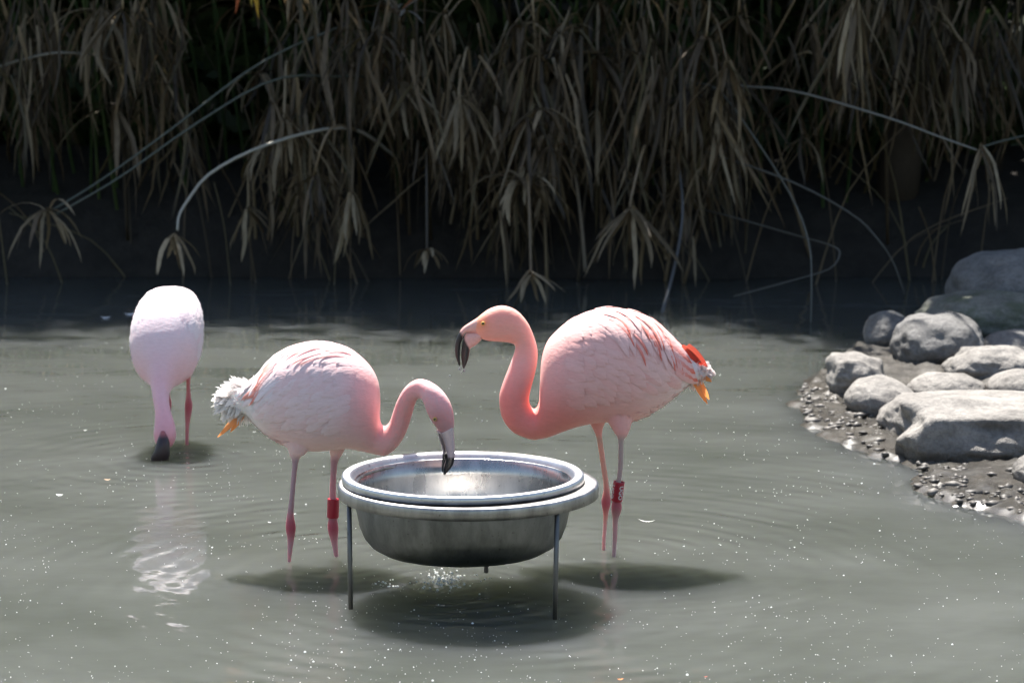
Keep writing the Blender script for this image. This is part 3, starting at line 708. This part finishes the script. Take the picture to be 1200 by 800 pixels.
def tint3(V):
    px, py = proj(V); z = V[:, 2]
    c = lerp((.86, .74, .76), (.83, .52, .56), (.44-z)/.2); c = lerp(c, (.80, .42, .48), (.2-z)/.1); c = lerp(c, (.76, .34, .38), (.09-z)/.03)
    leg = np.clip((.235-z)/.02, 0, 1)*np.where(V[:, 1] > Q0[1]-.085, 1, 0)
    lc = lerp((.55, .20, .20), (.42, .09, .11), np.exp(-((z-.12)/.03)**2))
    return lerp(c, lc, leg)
PALE3, PNK3 = (.88, .80, .82), (.85, .60, .64)
def feathers3(rg_):
    L_ = []
    for row in range(6):
        u = 5.4-row*.62
        for th in np.arange(.5, 1.9, .17):
            L_.append((u+rg_.uniform(-.2, .2), th, .06, .028, .2*rg_.random(), .3, .0006, .0048, PNK3 if rg_.random() < .35 else PALE3, np.array(PALE3)*rg_.uniform(.92, 1.04)))
    return L_
bu3 = [(.264, .092, .238, .066, .010, .018), (.277, .070, .242, .042, .019, .018), (.286, .042, .243, .018, .024, .015), (.284, .014, .238, -.004, .028, .007), (.268, -.016, .232, -.028, .022, .0)]
bl3 = [(.24, .052, .222, .036, .015, .017), (.247, .032, .226, .014, .020, .014), (.244, .010, .224, -.006, .023, .006), (.236, -.014, .222, -.03, .018, .0)]
def billcol3(V): return lerp((.40, .12, .13), (.035, .022, .026), np.clip((.085-V[:, 2])/.015, 0, 1))
Loft.wing = (1.2, 5.2)
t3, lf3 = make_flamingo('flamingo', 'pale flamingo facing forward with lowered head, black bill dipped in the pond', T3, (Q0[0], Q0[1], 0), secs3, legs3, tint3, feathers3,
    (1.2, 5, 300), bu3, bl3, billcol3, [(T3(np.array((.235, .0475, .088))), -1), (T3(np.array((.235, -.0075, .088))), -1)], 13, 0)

# ------------------------------------------------------------------ papyrus bank
UP = np.array((0, 0, 1.))
def leaf_path(p, d, length, droop, n=7, jig=.0, rg_=random):
    d = np.array(d, float); d /= np.linalg.norm(d); pts = [np.array(p, float)]; st = length/(n-1)
    for i in range(n-1):
        pts.append(pts[-1]+d*st); d = d+np.array((rg_.gauss(0, jig), rg_.gauss(0, jig), -droop/(n-1))); d /= np.linalg.norm(d)
    return np.array(pts)
DRY = [(.135, .094, .050), (.195, .14, .078), (.088, .062, .034), (.275, .21, .125), (.052, .038, .021), (.108, .085, .038)]
GAPS = [(60, 135, 95), (225, 300, 70), (425, 475, 165), (648, 690, 215), (872, 990, 85), (1020, 1260, 175), (-200, 10, 190)]
def in_gap(px, py, g): return any(a < px < b and py > t for a, b, t in GAPS) and g.random() < .88
DRYH = [(.40, .32, .205), (.31, .245, .15), (.23, .175, .10), (.15, .112, .064)]
GRN = [(.05, .085, .025), (.07, .10, .03), (.04, .07, .02)]
def add_leaf(p, d, ln, wd, droop, col, sink, rg_=random, n=7):
    pts = leaf_path(p, d, ln, droop, n, .11, rg_)
    f = np.linspace(0, 1, n); wp = wd*np.minimum(1, .55+2*f)*np.sqrt(np.maximum(0, 1-f**3))+.0008
    a = rg_.uniform(0, 6.28)
    V, F = strip(pts, wp, np.array((math.cos(a), math.sin(a), .2)) if abs(d[2]) > .7 else np.cross(d, UP), rg_.uniform(.05, .35))
    return sink(V, F, np.array(col)*rg_.uniform(.75, 1.2))
def head(parent, tip, n, length, wd, spread, droop, cols, separate=False, down=0., rg_=random):
    mbb = MB()
    def sink(V, F, c):
        if separate: return mesh('leaf', V, F, M_LEAF, parent, np.broadcast_to(c, (len(V), 3)))
        mbb.add(V, F, c)
    for k in range(n):
        a = 2*math.pi*(k+rg_.random())/n; e = rg_.gauss(0, .3)
        sp_ = spread*rg_.uniform(.5, 1.25); d = np.array((math.cos(a)*sp_, math.sin(a)*sp_, .35-down+e*.6))
        add_leaf(np.array(tip)+np.array((rg_.gauss(0, .006), rg_.gauss(0, .006), rg_.gauss(0, .006))), d, length*rg_.uniform(.6, 1.2), wd*rg_.uniform(.7, 1.25), droop*rg_.uniform(.75, 1.3), rg_.choice(cols), sink, rg_)
    if not separate: return mbb.build('leaf_head', M_LEAF, parent)
def stalk(name, label, cat, pts, r0, r1, col, group=None, nseg=22):
    pts = np.asarray(pts, float); t = thing(name, label, cat, pts[0], group)
    pp = smooth_path(pts, nseg); V, F = tube(pp, np.linspace(r0, r1, nseg), 6)
    mesh('stem', V, F, M_STEM, t, np.broadcast_to(col, (len(V), 3))); return t
def pxs(rows): return [P(*r) for r in rows]
# arching stalks that stand out one by one
SIL = (.36, .34, .28); GB = (.075, .085, .065)
t = stalk('papyrus_stalk', 'upper of two parallel arching green stalks leading down to a withered head', 'papyrus', pxs([(470, 60, 12.5), (430, 25, 12.2), (390, 35, 12), (300, 77, 11.8), (200, 152, 11.6), (120, 210, 11.5), (62, 246, 11.4)]), .006, .0045, GB)
t = stalk('papyrus_stalk', 'lower of two parallel arching green stalks ending in a withered drooping head', 'papyrus', pxs([(480, 140, 12.5), (440, 95, 12.2), (395, 90, 12), (320, 94, 11.8), (230, 145, 11.6), (140, 208, 11.45), (66, 251, 11.35)]), .0065, .0045, GB)
head(t, P(56, 245, 11.35), 15, .29, .020, .6, 2.0, DRYH, True, .4)
t = stalk('papyrus_stalk', 'pale gleaming bent stalk with a small withered head touching the water', 'papyrus', pxs([(470, 190, 12.4), (430, 158, 12.1), (395, 150, 11.9), (340, 161, 11.7), (285, 181, 11.5), (243, 206, 11.4), (222, 232, 11.3), (210, 252, 11.25), (208, 270, 11.2)]), .0085, .006, SIL)
head(t, P(206, 275, 11.2), 9, .19, .022, .35, 1.6, DRYH, True, .6)
t = stalk('papyrus_stalk', 'long gleaming stalk reaching over the water to a hanging tassel of leaves', 'papyrus', pxs([(800, 130, 12.6), (840, 102, 12.2), (880, 102, 12), (935, 108, 11.8), (1040, 138, 11.4), (1100, 160, 11.2), (1145, 176, 11.1)]), .0065, .0042, (.2, .19, .16))
head(t, P(1150, 172, 11.1), 11, .38, .018, .28, 1.6, DRYH, True, .7)
t = stalk('papyrus_stalk', 'slender dark stem rising from the hanging tassel towards the right edge bank', 'papyrus', pxs([(1152, 172, 11.1), (1180, 164, 11.2), (1215, 160, 11.4), (1300, 175, 12.2)]), .0042, .0045, GB)
stalk('grass_blade', 'long thin blade curving steeply down into the shaded water', 'reed', pxs([(800, 100, 12.2), (840, 104, 12), (890, 170, 11.6), (930, 235, 11.2), (948, 285, 11), (951, 330, 10.9), (950, 385, 10.85)]), .005, .003, (.11, .11, .09))
stalk('papyrus_stalk', 'thin arching stem bending down to the water behind the curved blade', 'reed', pxs([(790, 170, 12.3), (840, 182, 12), (930, 214, 11.7), (1000, 252, 11.5), (1030, 282, 11.4), (1047, 308, 11.4), (1060, 345, 11.4)]), .0055, .0035, (.09, .085, .07))
stalk('papyrus_stalk', 'low thin stem kinked back like a hook just over the water', 'reed', pxs([(800, 240, 12.3), (850, 252, 11.9), (930, 275, 11.5), (975, 288, 11.2), (984, 298, 11.15), (972, 315, 11.1), (930, 328, 11.0), (860, 347, 10.95)]), .005, .003, (.09, .085, .07))
stalk('papyrus_stalk', 'tall straight dry stem standing alone in the middle of the thicket', 'papyrus', pxs([(686, 318, 12.2), (680, 250, 12.15), (668, 165, 12.1), (657, 105, 12.05), (648, 68, 12)]), .009, .0075, (.30, .25, .19))
stalk('papyrus_stalk', 'bluish grey stem slanting down into the water behind the raised flamingo', 'papyrus', pxs([(776, 366, 11.1), (785, 335, 11.3), (796, 285, 11.6), (800, 240, 11.8), (795, 190, 12)]), .008, .006, (.12, .12, .12))
stalk('papyrus_stalk', 'pale curved stalk sagging across the left end of the thicket', 'papyrus', pxs([(-60, 105, 12.2), (-10, 82, 12), (35, 68, 11.9), (75, 62, 11.9), (130, 70, 12.1), (180, 100, 12.5)]), .007, .005, (.2, .18, .14))
# withered heads one can tell apart: (px, py, D, n, length, width, spread, droop, down, root px, label)
for (px, py, D, n, ln, wd, sp, dr, dn, rx, lab) in (
    (538, 112, 11.8, 15, .38, .020, .35, 1.2, .8, 560, 'withered papyrus stalk with a high drooping head left of the thicket middle'),
    (610, 212, 11.6, 18, .30, .022, .65, 2.3, .2, 640, 'withered papyrus stalk with a mop head hanging above the raised flamingo'),
    (622, 318, 11.1, 9, .16, .022, .55, 1.0, .7, 615, 'withered papyrus stalk whose small star head lies on the water'),
    (740, 243, 11.5, 16, .36, .019, .75, .5, .9, 760, 'withered papyrus stalk with a wide splayed head over the standing flamingo'),
    (500, 292, 11.6, 10, .15, .018, .5, 2.0, .4, 505, 'withered papyrus stalk with a short low head over dark water'),
    (412, 226, 11.7, 12, .30, .020, .3, 1.2, .8, 425, 'withered papyrus stalk with a narrow hanging head beside the dark gap'),
    (332, 140, 11.8, 16, .38, .022, .35, 1.4, .7, 350, 'withered papyrus stalk with a bushy head below the gleaming bent stalk'),
    (470, 95, 12.0, 13, .36, .017, .5, 1.3, .6, 480, 'withered papyrus stalk with a thin spidery head near the orange leaves'),
    (1002, -8, 11.6, 14, .50, .026, .25, 1.2, .9, 1040, 'withered papyrus stalk with long strap leaves hanging above the dark water'),
    (290, 245, 11.9, 9, .24, .018, .35, 1.2, .7, 300, 'withered papyrus stalk with a sparse head over the water behind the bent stalk'),
    (120, 10, 11.9, 14, .45, .024, .4, 1.4, .6, 150, 'withered papyrus stalk with long curled leaves high at the left end'),
    (845, 130, 12.0, 16, .44, .019, .45, 1.0, .7, 850, 'withered papyrus stalk with a drooping head where the long blade springs'),
    (700, 130, 12.1, 13, .38, .019, .4, 1.0, .8, 705, 'withered papyrus stalk with a drooping head behind the lone straight stem')):
    tip = P(px, py, D); rt = np.array((P(rx, 300, 12.6)[0], 6.6, .15)); apex = (tip+rt)/2; apex[2] = max(tip[2], .4)+.16+.1*random.random(); apex[1] = tip[1]+.25
    pre = tip+np.array((0, .05, .035))
    t = stalk('papyrus_stalk', lab, 'papyrus', [rt, rt*.5+apex*.5+np.array((0, .05, .12)), apex, pre, tip], .008, .006, random.choice(DRY))
    head(t, tip, n, ln, wd*1.1, sp, dr, DRYH, True, dn)
# orange-leaved head near the top of the frame, and a yellow-orange flower above it
t = stalk('papyrus_stalk', 'papyrus stalk with a rusty orange leaf head high in the thicket', 'papyrus', pxs([(470, 250, 12.5), (466, 120, 12.3), (468, 20, 12.1)]), .008, .006, DRY[0])
head(t, P(468, 16, 12.1), 14, .26, .016, 1.0, .9, [(.42, .15, .05), (.35, .17, .07), (.30, .24, .18), (.34, .30, .25)], True)
fl = thing('orange_flower', 'yellow and orange flower hanging at the top of the thicket', 'flower', P(290, -60, 12.2))
V, F = tube(smooth_path([P(330, 250, 12.7), P(315, 60, 12.5), P(300, -60, 12.3), P(292, -70, 12.2)], 14), .007, 6); mesh('stem', V, F, M_STEM, fl, np.broadcast_to((.06, .10, .03), (len(V), 3)))
for (x0, y0, x1, y1, c) in ((292, -62, 303, 22, (.75, .42, .03)), (290, -62, 276, 16, (.70, .16, .04)), (292, -60, 295, 8, (.65, .45, .05)), (288, -66, 262, -110, (.75, .14, .04)), (292, -66, 305, -125, (.75, .3, .03)), (288, -66, 270, -140, (.75, .12, .05)), (286, -64, 250, -85, (.7, .2, .05))):
    a, b = P(x0, y0, 12.2), P(x1, y1, 12.15); V, F = strip([a+(b-a)*f for f in np.linspace(0, 1, 6)], [.012, .024, .03, .028, .018, .002], (1, .3, .2), .2)
    mesh('petal', V, F, M_LEAF, fl, np.broadcast_to(c, (len(V), 3)))
# blue-green agave leaves at the left end
ag = thing('agave', 'blue green agave rosette half hidden at the left end of the bank', 'agave', P(10, 90, 13.2))
for k in range(9):
    a = R(-40+k*32); c = P(5, 95, 13.2); V, F = strip(leaf_path(c, (math.cos(a), math.sin(a)*.7-.2, .45+.2*(k % 3)), .34, .5, 7, .0), [.03, .055, .062, .055, .042, .025, .002], np.cross((math.cos(a), math.sin(a), .5), UP), .25)
    mesh('leaf', V, F, M_LEAF, ag, np.broadcast_to((.10, .19, .17), (len(V), 3)))

# the rest of the thicket
rs = random.Random(21)
CL = [(20, 45), (150, 50), (330, 35), (400, 45), (520, 35), (590, 45), (640, 30), (735, 40), (800, 45), (860, 35), (990, 45), (1080, 60), (1180, 60), (-120, 120), (1330, 120)]
ZONES = [(110, 'at the agave end of the thicket'), (270, 'behind the facing flamingo'), (440, 'around the gleaming bent stalk'), (600, 'behind the drinking flamingo and its bowl'), (720, 'around the lone straight stem'), (890, 'behind the raised flamingo'), (1080, 'in front of the timber fence'), (9999, 'behind the rock pile')]
def zone(px): return next(z for lim, z in ZONES if px < lim)
def tone(c): return 'pale dry' if sum(c) > .6 else 'dark dry' if sum(c) < .36 else 'tan dry'
for k in range(105):
    c, s_ = rs.choice(CL); px = rs.gauss(c, s_); D = rs.uniform(11.6, 12.7); py = rs.uniform(-30, 225) if c < 880 else rs.uniform(-40, 120)
    if in_gap(px, py+55, rs): continue
    front = rs.random() < .3 and 430 < px < 880
    tip = P(px, py, D); rt = np.array((tip[0]+rs.gauss(0, .3), (6.45 if front else 7.0)+rs.random()*.5, .02 if front else .3)); apex = tip*.7+rt*.3; apex[2] = tip[2]+rs.uniform(.05, .22); apex[1] = tip[1]+rs.uniform(.05, .25)
    col = rs.choice(DRY); ll = rs.uniform(.18, .42)
    t = stalk('dry_papyrus_stalk', '%s papyrus stalk with %s drooping leaves %s' % (tone(col), 'long' if ll > .3 else 'short', zone(px)), 'papyrus', [rt, rt*.45+apex*.55+np.array((rs.gauss(0, .07), .08, .05)), apex, tip], .0075, .005, col, 'dry drooping papyrus stalks of the thicket', 14)
    head(t, tip, rs.randint(8, 14), ll, rs.uniform(.014, .024), rs.uniform(.25, .7), rs.uniform(1.0, 2.2), DRY, False, rs.uniform(.3, 1.0), rs)
for k in range(75):
    c, s_ = rs.choice(CL); px = rs.gauss(c, s_*1.1); x = P(px, 200, 12.4)[0]; front = rs.random() < .3 and 430 < px < 880
    if in_gap(px, 200, rs): continue
    y = (6.2 if front else 6.9)+rs.random()*.5; h = rs.uniform(.8, 1.7); ln = rs.gauss(0, .3); col = rs.choice(DRY)
    t = stalk('bare_papyrus_stem', '%s bare papyrus stem %s %s' % (tone(col), 'leaning' if abs(ln) > .25 else 'standing upright', zone(px)), 'papyrus', [(x, y, -.05), (x+ln*.4, y-.03, h*.5), (x+ln, y-rs.random()*.4, h)], .0085, .006, col, 'bare stems of the thicket', 10)
for k in range(46):
    px = rs.choice((rs.uniform(-60, 440), rs.uniform(440, 880), rs.uniform(870, 1230))); x = P(px, 250, 12.2)[0]; y = 6.15+rs.random()*.5; h = rs.uniform(.25, .95); ln = rs.gauss(0, .22); col = rs.choice((DRY[0], DRY[2], DRY[4], DRY[5]))
    stalk('reed_stem', '%s thin reed %s from dark water %s' % ('short' if h < .55 else 'long', 'leaning' if abs(ln) > .18 else 'rising', zone(px)), 'reed', [(x, y, -.1), (x+ln*.5, y-.02, h*.55), (x+ln*1.3, y-rs.random()*.2, h)], rs.uniform(.003, .006), .0025, col, 'thin reed stems at the waterline', 9)
for k in range(110):
    x = rs.uniform(-4.2, 4.2); y = 6.3+rs.random()*1.3; h = rs.uniform(1.55, 2.7); ln = rs.gauss(0, .2); fw = rs.uniform(.0, .6)
    tip = np.array((x+ln, y-fw, h)); col = rs.choice(GRN)
    t = stalk('green_papyrus_stalk', '%s green papyrus stalk rising to a leafy crown %s' % ('tall' if h > 2.1 else 'short', zone(proj(tip)[0])), 'papyrus', [(x, y+.5, .1), (x+ln*.35, y-fw*.2+.2, h*.5), tip], .009, .006, col, 'living green papyrus stalks', 10)
    head(t, tip, 26, rs.uniform(.3, .45), .018, 1.0, rs.uniform(.5, 1.2), GRN, False, -.1, rs)
# matted dead leaves hanging between the stalks
mb = MB()
TH = [(20, 20, 60, 130), (70, 60, 50, 130), (170, 20, 45, 150), (200, 120, 35, 90), (345, 150, 30, 90), (400, 60, 45, 130), (385, 170, 30, 90), (470, 60, 40, 110), (530, 120, 35, 150), (590, 90, 40, 170), (610, 210, 30, 110), (660, 130, 35, 110), (720, 60, 50, 140), (730, 200, 30, 70), (790, 90, 40, 150), (835, 170, 30, 100), (860, 100, 40, 90), (1000, 10, 45, 130), (1080, 40, 60, 160), (1160, 30, 50, 120), (940, 60, 40, 60), (-150, 60, 90, 160), (1320, 60, 80, 160)]
for (px, py, s, n) in TH:
    for k in range(n):
        qx, qy = rs.gauss(px, s*.75), rs.gauss(py, 30); p = P(qx, qy, rs.uniform(11.8, 12.8))
        if rs.random() < .3 or in_gap(qx, qy+50, rs): continue
        if p[2] < .15: continue
        ln = min(rs.uniform(.18, .6), p[2]*.95)
        add_leaf(p, (rs.gauss(0, .34), rs.gauss(-.05, .25), -1), ln, rs.uniform(.009, .022), .3, rs.choice(DRY), mb.add, rs, 5)
tag(mb.build('hanging_dead_leaves', M_LEAF), 'matted dead brown leaves hanging through the papyrus thicket', 'dead leaves', kind='stuff')

# old timber rail fence in the dark behind the thicket
fe = thing('timber_fence', 'dark old timber rail fence glimpsed behind the thicket', 'fence', (1.4, 8.2, .5))
for z in (.82, .98, 1.14, 1.28): V, F = box((1.5, 8.2, z), (3.4, .05, .075), 0, .006); mesh('rail', V, F, M_WOOD, fe, np.broadcast_to((.10, .095, .09), (len(V), 3)))
for x in (-.1, .75, 1.25, 2.0, 2.9): V, F = box((x, 8.26, .9), (.09, .08, 1.1), 0, .008); mesh('post', V, F, M_WOOD, fe, np.broadcast_to((.09, .085, .08), (len(V), 3)))

# trees over and behind the bank: they keep it in the shade
def crown(c, r, n_cl, n_lf, size, seed):
    g = np.random.default_rng(seed); d = g.standard_normal((n_cl, 3)); d /= np.linalg.norm(d, axis=1)[:, None]
    cc = d*(g.random((n_cl, 1))**.4)*np.array(r)*.86
    k = g.integers(0, n_cl, n_lf); p = cc[k]+g.standard_normal((n_lf, 3))*np.array(r)*.15
    a = g.standard_normal((n_lf, 3)); a /= np.linalg.norm(a, axis=1)[:, None]; b = np.cross(a, g.standard_normal((n_lf, 3))); b /= np.linalg.norm(b, axis=1)[:, None]
    s = size*(.6+.8*g.random((n_lf, 1)))
    V = np.stack([p-a*s, p+b*s*.45, p+a*s, p-b*s*.45], 1).reshape(-1, 3)+np.array(c)
    F = [(4*i, 4*i+1, 4*i+2, 4*i+3) for i in range(n_lf)]
    col = np.repeat((np.array(GRN)[g.integers(0, 3, n_lf)]*(.7+.5*g.random((n_cl, 1))[k])), 4, 0)
    return V, F, col
rt_ = random.Random(5)
for i, (x, D, zc, rx, ry, rz) in enumerate(((-5.2, 13.7, 2.7, 1.8, 1.8, 1.35), (-2.9, 13.5, 2.6, 1.7, 1.75, 1.35), (-.7, 13.7, 2.7, 1.7, 1.85, 1.35), (1.5, 13.6, 2.6, 1.7, 1.85, 1.4), (1.95, 12.35, 2.9, 1.35, 1.6, 1.0), (4.2, 13.2, 2.7, 1.7, 1.9, 1.4), (5.8, 13.6, 2.6, 1.8, 1.8, 1.35))):
    t = thing('evergreen_tree', 'dense evergreen tree leaning over the papyrus thicket', 'tree', (x, D-5.4, .5), 'evergreen trees over the bank')
    V, F, c = crown((x, D-6+.2, zc), (rx, ry+.2, rz), 90, 13000, .085, 40+i); mesh('crown', V, F, M_TREE, t, c, False)
    mbt = MB(); b0 = np.array((x, D-5.4, .35)); top = np.array((x+.1, D-5.8, zc+.4))
    mbt.add(*tube(smooth_path([b0, b0*.5+top*.5+np.array((.06, .05, 0)), top], 10), np.linspace(.11, .05, 10), 8), c=(.07, .055, .04))
    for q in range(5):
        a = rt_.uniform(0, 6.28); s0 = b0*.4+top*.6; e0 = s0+np.array((math.cos(a)*rx*.7, math.sin(a)*ry*.7, rt_.uniform(.2, .9)))
        mbt.add(*tube([s0, s0*.5+e0*.5+np.array((0, 0, .12)), e0], np.array((.05, .035, .015)), 6), c=(.07, .055, .04))
    mbt.build('trunk', M_BARK, t)
for i, (x, D, rx) in enumerate(((-5.6, 16.2, 1.5), (-3.4, 16, 1.4), (-1.3, 16.3, 1.4), (.8, 16.2, 1.4), (3.0, 16, 1.5), (5.2, 16.2, 1.5), (-4.6, 18, 1.6), (-2.4, 18.2, 1.6), (-.2, 18, 1.6), (2.0, 18.1, 1.6), (4.2, 18, 1.6), (6.4, 18.2, 1.6))):
    t = thing('background_shrub', 'tall dark shrub filling the gaps behind the papyrus thicket', 'shrub', (x, D-6, .5), 'shrubs behind the bank')
    V, F, c = crown((x, D-6, 2.2 if D < 17 else 1.9), (rx, 1.3, 1.9), 60, 8000, .115, 60+i); mesh('crown', V, F, M_TREE, t, c, False)
    V, F = tube([(x, D-6, .4), (x+.03, D-6, 1.2), (x, D-6, 2.0)], np.array((.05, .04, .02)), 7); mesh('trunk', V, F, M_BARK, t, np.broadcast_to((.07, .055, .04), (len(V), 3)))

for i, x in enumerate((-4.6, -3.2, -1.9, -.6, .7, 2.0, 3.3, 4.6)):
    t = thing('low_shrub', 'low dark shrub on the ledge behind the papyrus thicket', 'shrub', (x, 8.0, .5), 'low shrubs on the ledge')
    V, F, c = crown((x, 8.0, .85), (.85, .55, .55), 30, 3200, .085, 80+i); mesh('crown', V, F, M_TREE, t, c, False)
    V, F = tube([(x, 8.0, .4), (x+.03, 8.0, .7), (x, 8.0, 1.1)], np.array((.03, .025, .012)), 6); mesh('trunk', V, F, M_BARK, t, np.broadcast_to((.07, .055, .04), (len(V), 3)))

# ------------------------------------------------------------------ small things on the water
def on_water(px, py):
    a = (px-600)/FPX; b = -(py-400)/FPX; d = np.array((a, CP+b*SP, -SP+b*CP)); k = -CAM_H/d[2]
    p = d*k; return np.array((p[0], p[1]-6, 0))
G8 = 6
mb = MB(); rr_ = random.Random(9)
for k in range(7200):
    px = rr_.uniform(-250, 1450); py = 370+(820-370)*rr_.random()**.85; c = on_water(px, py)
    if c[1] > 4.4: continue
    if c[0] > shore_x(c[1]+6)-.03: continue
    if rr_.random() > .55+1.1*fbm(c[0], c[1]*1.5, 1.7, 8): continue
    r = .0006+.0009*rr_.random()**3
    if rr_.random() < .05: r *= 2.3
    V = [c+np.array((r*math.cos(2*math.pi*q/G8), r*math.sin(2*math.pi*q/G8), 0)) for q in range(G8)]+[c+np.array((r*.6*math.cos(2*math.pi*q/G8), r*.6*math.sin(2*math.pi*q/G8), r*.75)) for q in range(G8)]+[c+np.array((0, 0, r))]
    F = [(q, (q+1) % G8, G8+(q+1) % G8, G8+q) for q in range(G8)]+[(G8+q, G8+(q+1) % G8, 2*G8) for q in range(G8)]
    mb.add(V, F)
tag(mb.build('floating_specks', M_FOAM_GLINT), 'tiny pale bubbles and specks drifting over the pond', 'specks', kind='stuff')
mb = MB()
def sph(c, r, sub=2):
    bm = bmesh.new(); bmesh.ops.create_icosphere(bm, subdivisions=sub, radius=1); V = np.array([v.co[:] for v in bm.verts]); F = [tuple(v.index for v in f.verts) for f in bm.faces]; bm.free()
    return V*np.array(r)+np.array(c), F
for k in range(150):
    px = rr_.gauss(518, 9); py = rr_.gauss(679, 4)
    if rr_.random() < .45: px = rr_.gauss(530, 24); py = rr_.gauss(682, 7)
    if rr_.random() < .15: px = rr_.gauss(455, 9); py = 687
    c = on_water(px, py)+np.array((0, 0, rr_.uniform(0, .02)*rr_.random())); r = rr_.uniform(.0012, .0036); mb.add(*sph(c, (r*1.1, r*1.1, r*.8), 1))
tag(mb.build('splash_drops', M_FOAM_GLINT), 'splash of water drops coloured white as sparkle under the steel bowl', 'water drops', kind='stuff')  # opaque white colour stands in for sun glints on the drops
mb = MB()
for (px, py, r) in ((538.5, 432, .0028), (543.5, 434, .003), (526, 415+40, .0016), (541, 437, .0016), (565, 493, .0024), (527, 440, .0022)):
    mb.add(*sph(P(px, py, D1), (r, r, r*1.3), 2))
tag(mb.build('dripping_drops', M_DROP), 'water drops dripping from the raised black bill', 'water drops', kind='stuff')
FEA = [(70, 581, .022, (.8, .8, .78), 'pale floating feather on the open water near a brown leaf scrap', 'feather'), (126, 563, .020, (.45, .30, .18), 'curled brown leaf scrap floating behind a pale feather', 'leaf'),
       (124, 373, .045, (.82, .82, .84), 'white floating feather at the edge of the bank shadow', 'feather'), (152, 369, .05, (.82, .82, .84), 'white curled feather drifting beside the facing flamingo', 'feather'),
       (345, 603, .011, (.8, .8, .8), 'small white fluff floating behind the drinking flamingo', 'feather'), (316, 613, .010, (.8, .8, .8), 'tiny white fluff beside the pale legs of the drinking flamingo', 'feather'),
       (298, 507, .012, (.8, .8, .8), 'white fluff on the water under the drinking flamingo tail', 'feather'), (758, 612, .05, (.75, .75, .72), 'long pale straw floating beside the banded leg', 'straw'), (727, 797, .014, (.6, .2, .04), 'orange leaf scrap floating in front of the bowl', 'leaf'),
       (827, 794, .008, (.6, .1, .06), 'red petal scrap floating on the open water', 'petal'), (827, 598, .010, (.75, .75, .75), 'clear bubble floating on the open water beyond the straw', 'bubble'), (100, 505, .012, (.7, .7, .68), 'pale fluff floating beside the facing flamingo', 'feather')]
for (px, py, ln, c, lab, cat) in FEA:
    q = on_water(px, py); a = rr_.uniform(-.3, .3); d = np.array((math.cos(a), math.sin(a), 0))
    pts = [q+d*ln*(f-.5)+np.array((0, 0, .003+.25*ln*(f-.5)**2*2)) for f in np.linspace(0, 1, 7)]
    wd = ln*(.07 if 'straw' in lab else .38)
    V, F = strip(pts, [wd*x for x in (.1, .6, .95, 1, .9, .55, .06)], (-d[1], d[0], .15), .12)
    tag(mesh({'feather': 'floating_feather', 'leaf': 'leaf_scrap', 'straw': 'floating_straw', 'petal': 'petal_scrap', 'bubble': 'floating_bubble'}[cat], V, F, M_FLOAT, None, np.broadcast_to(c, (len(V), 3)), loc=q), lab, cat)
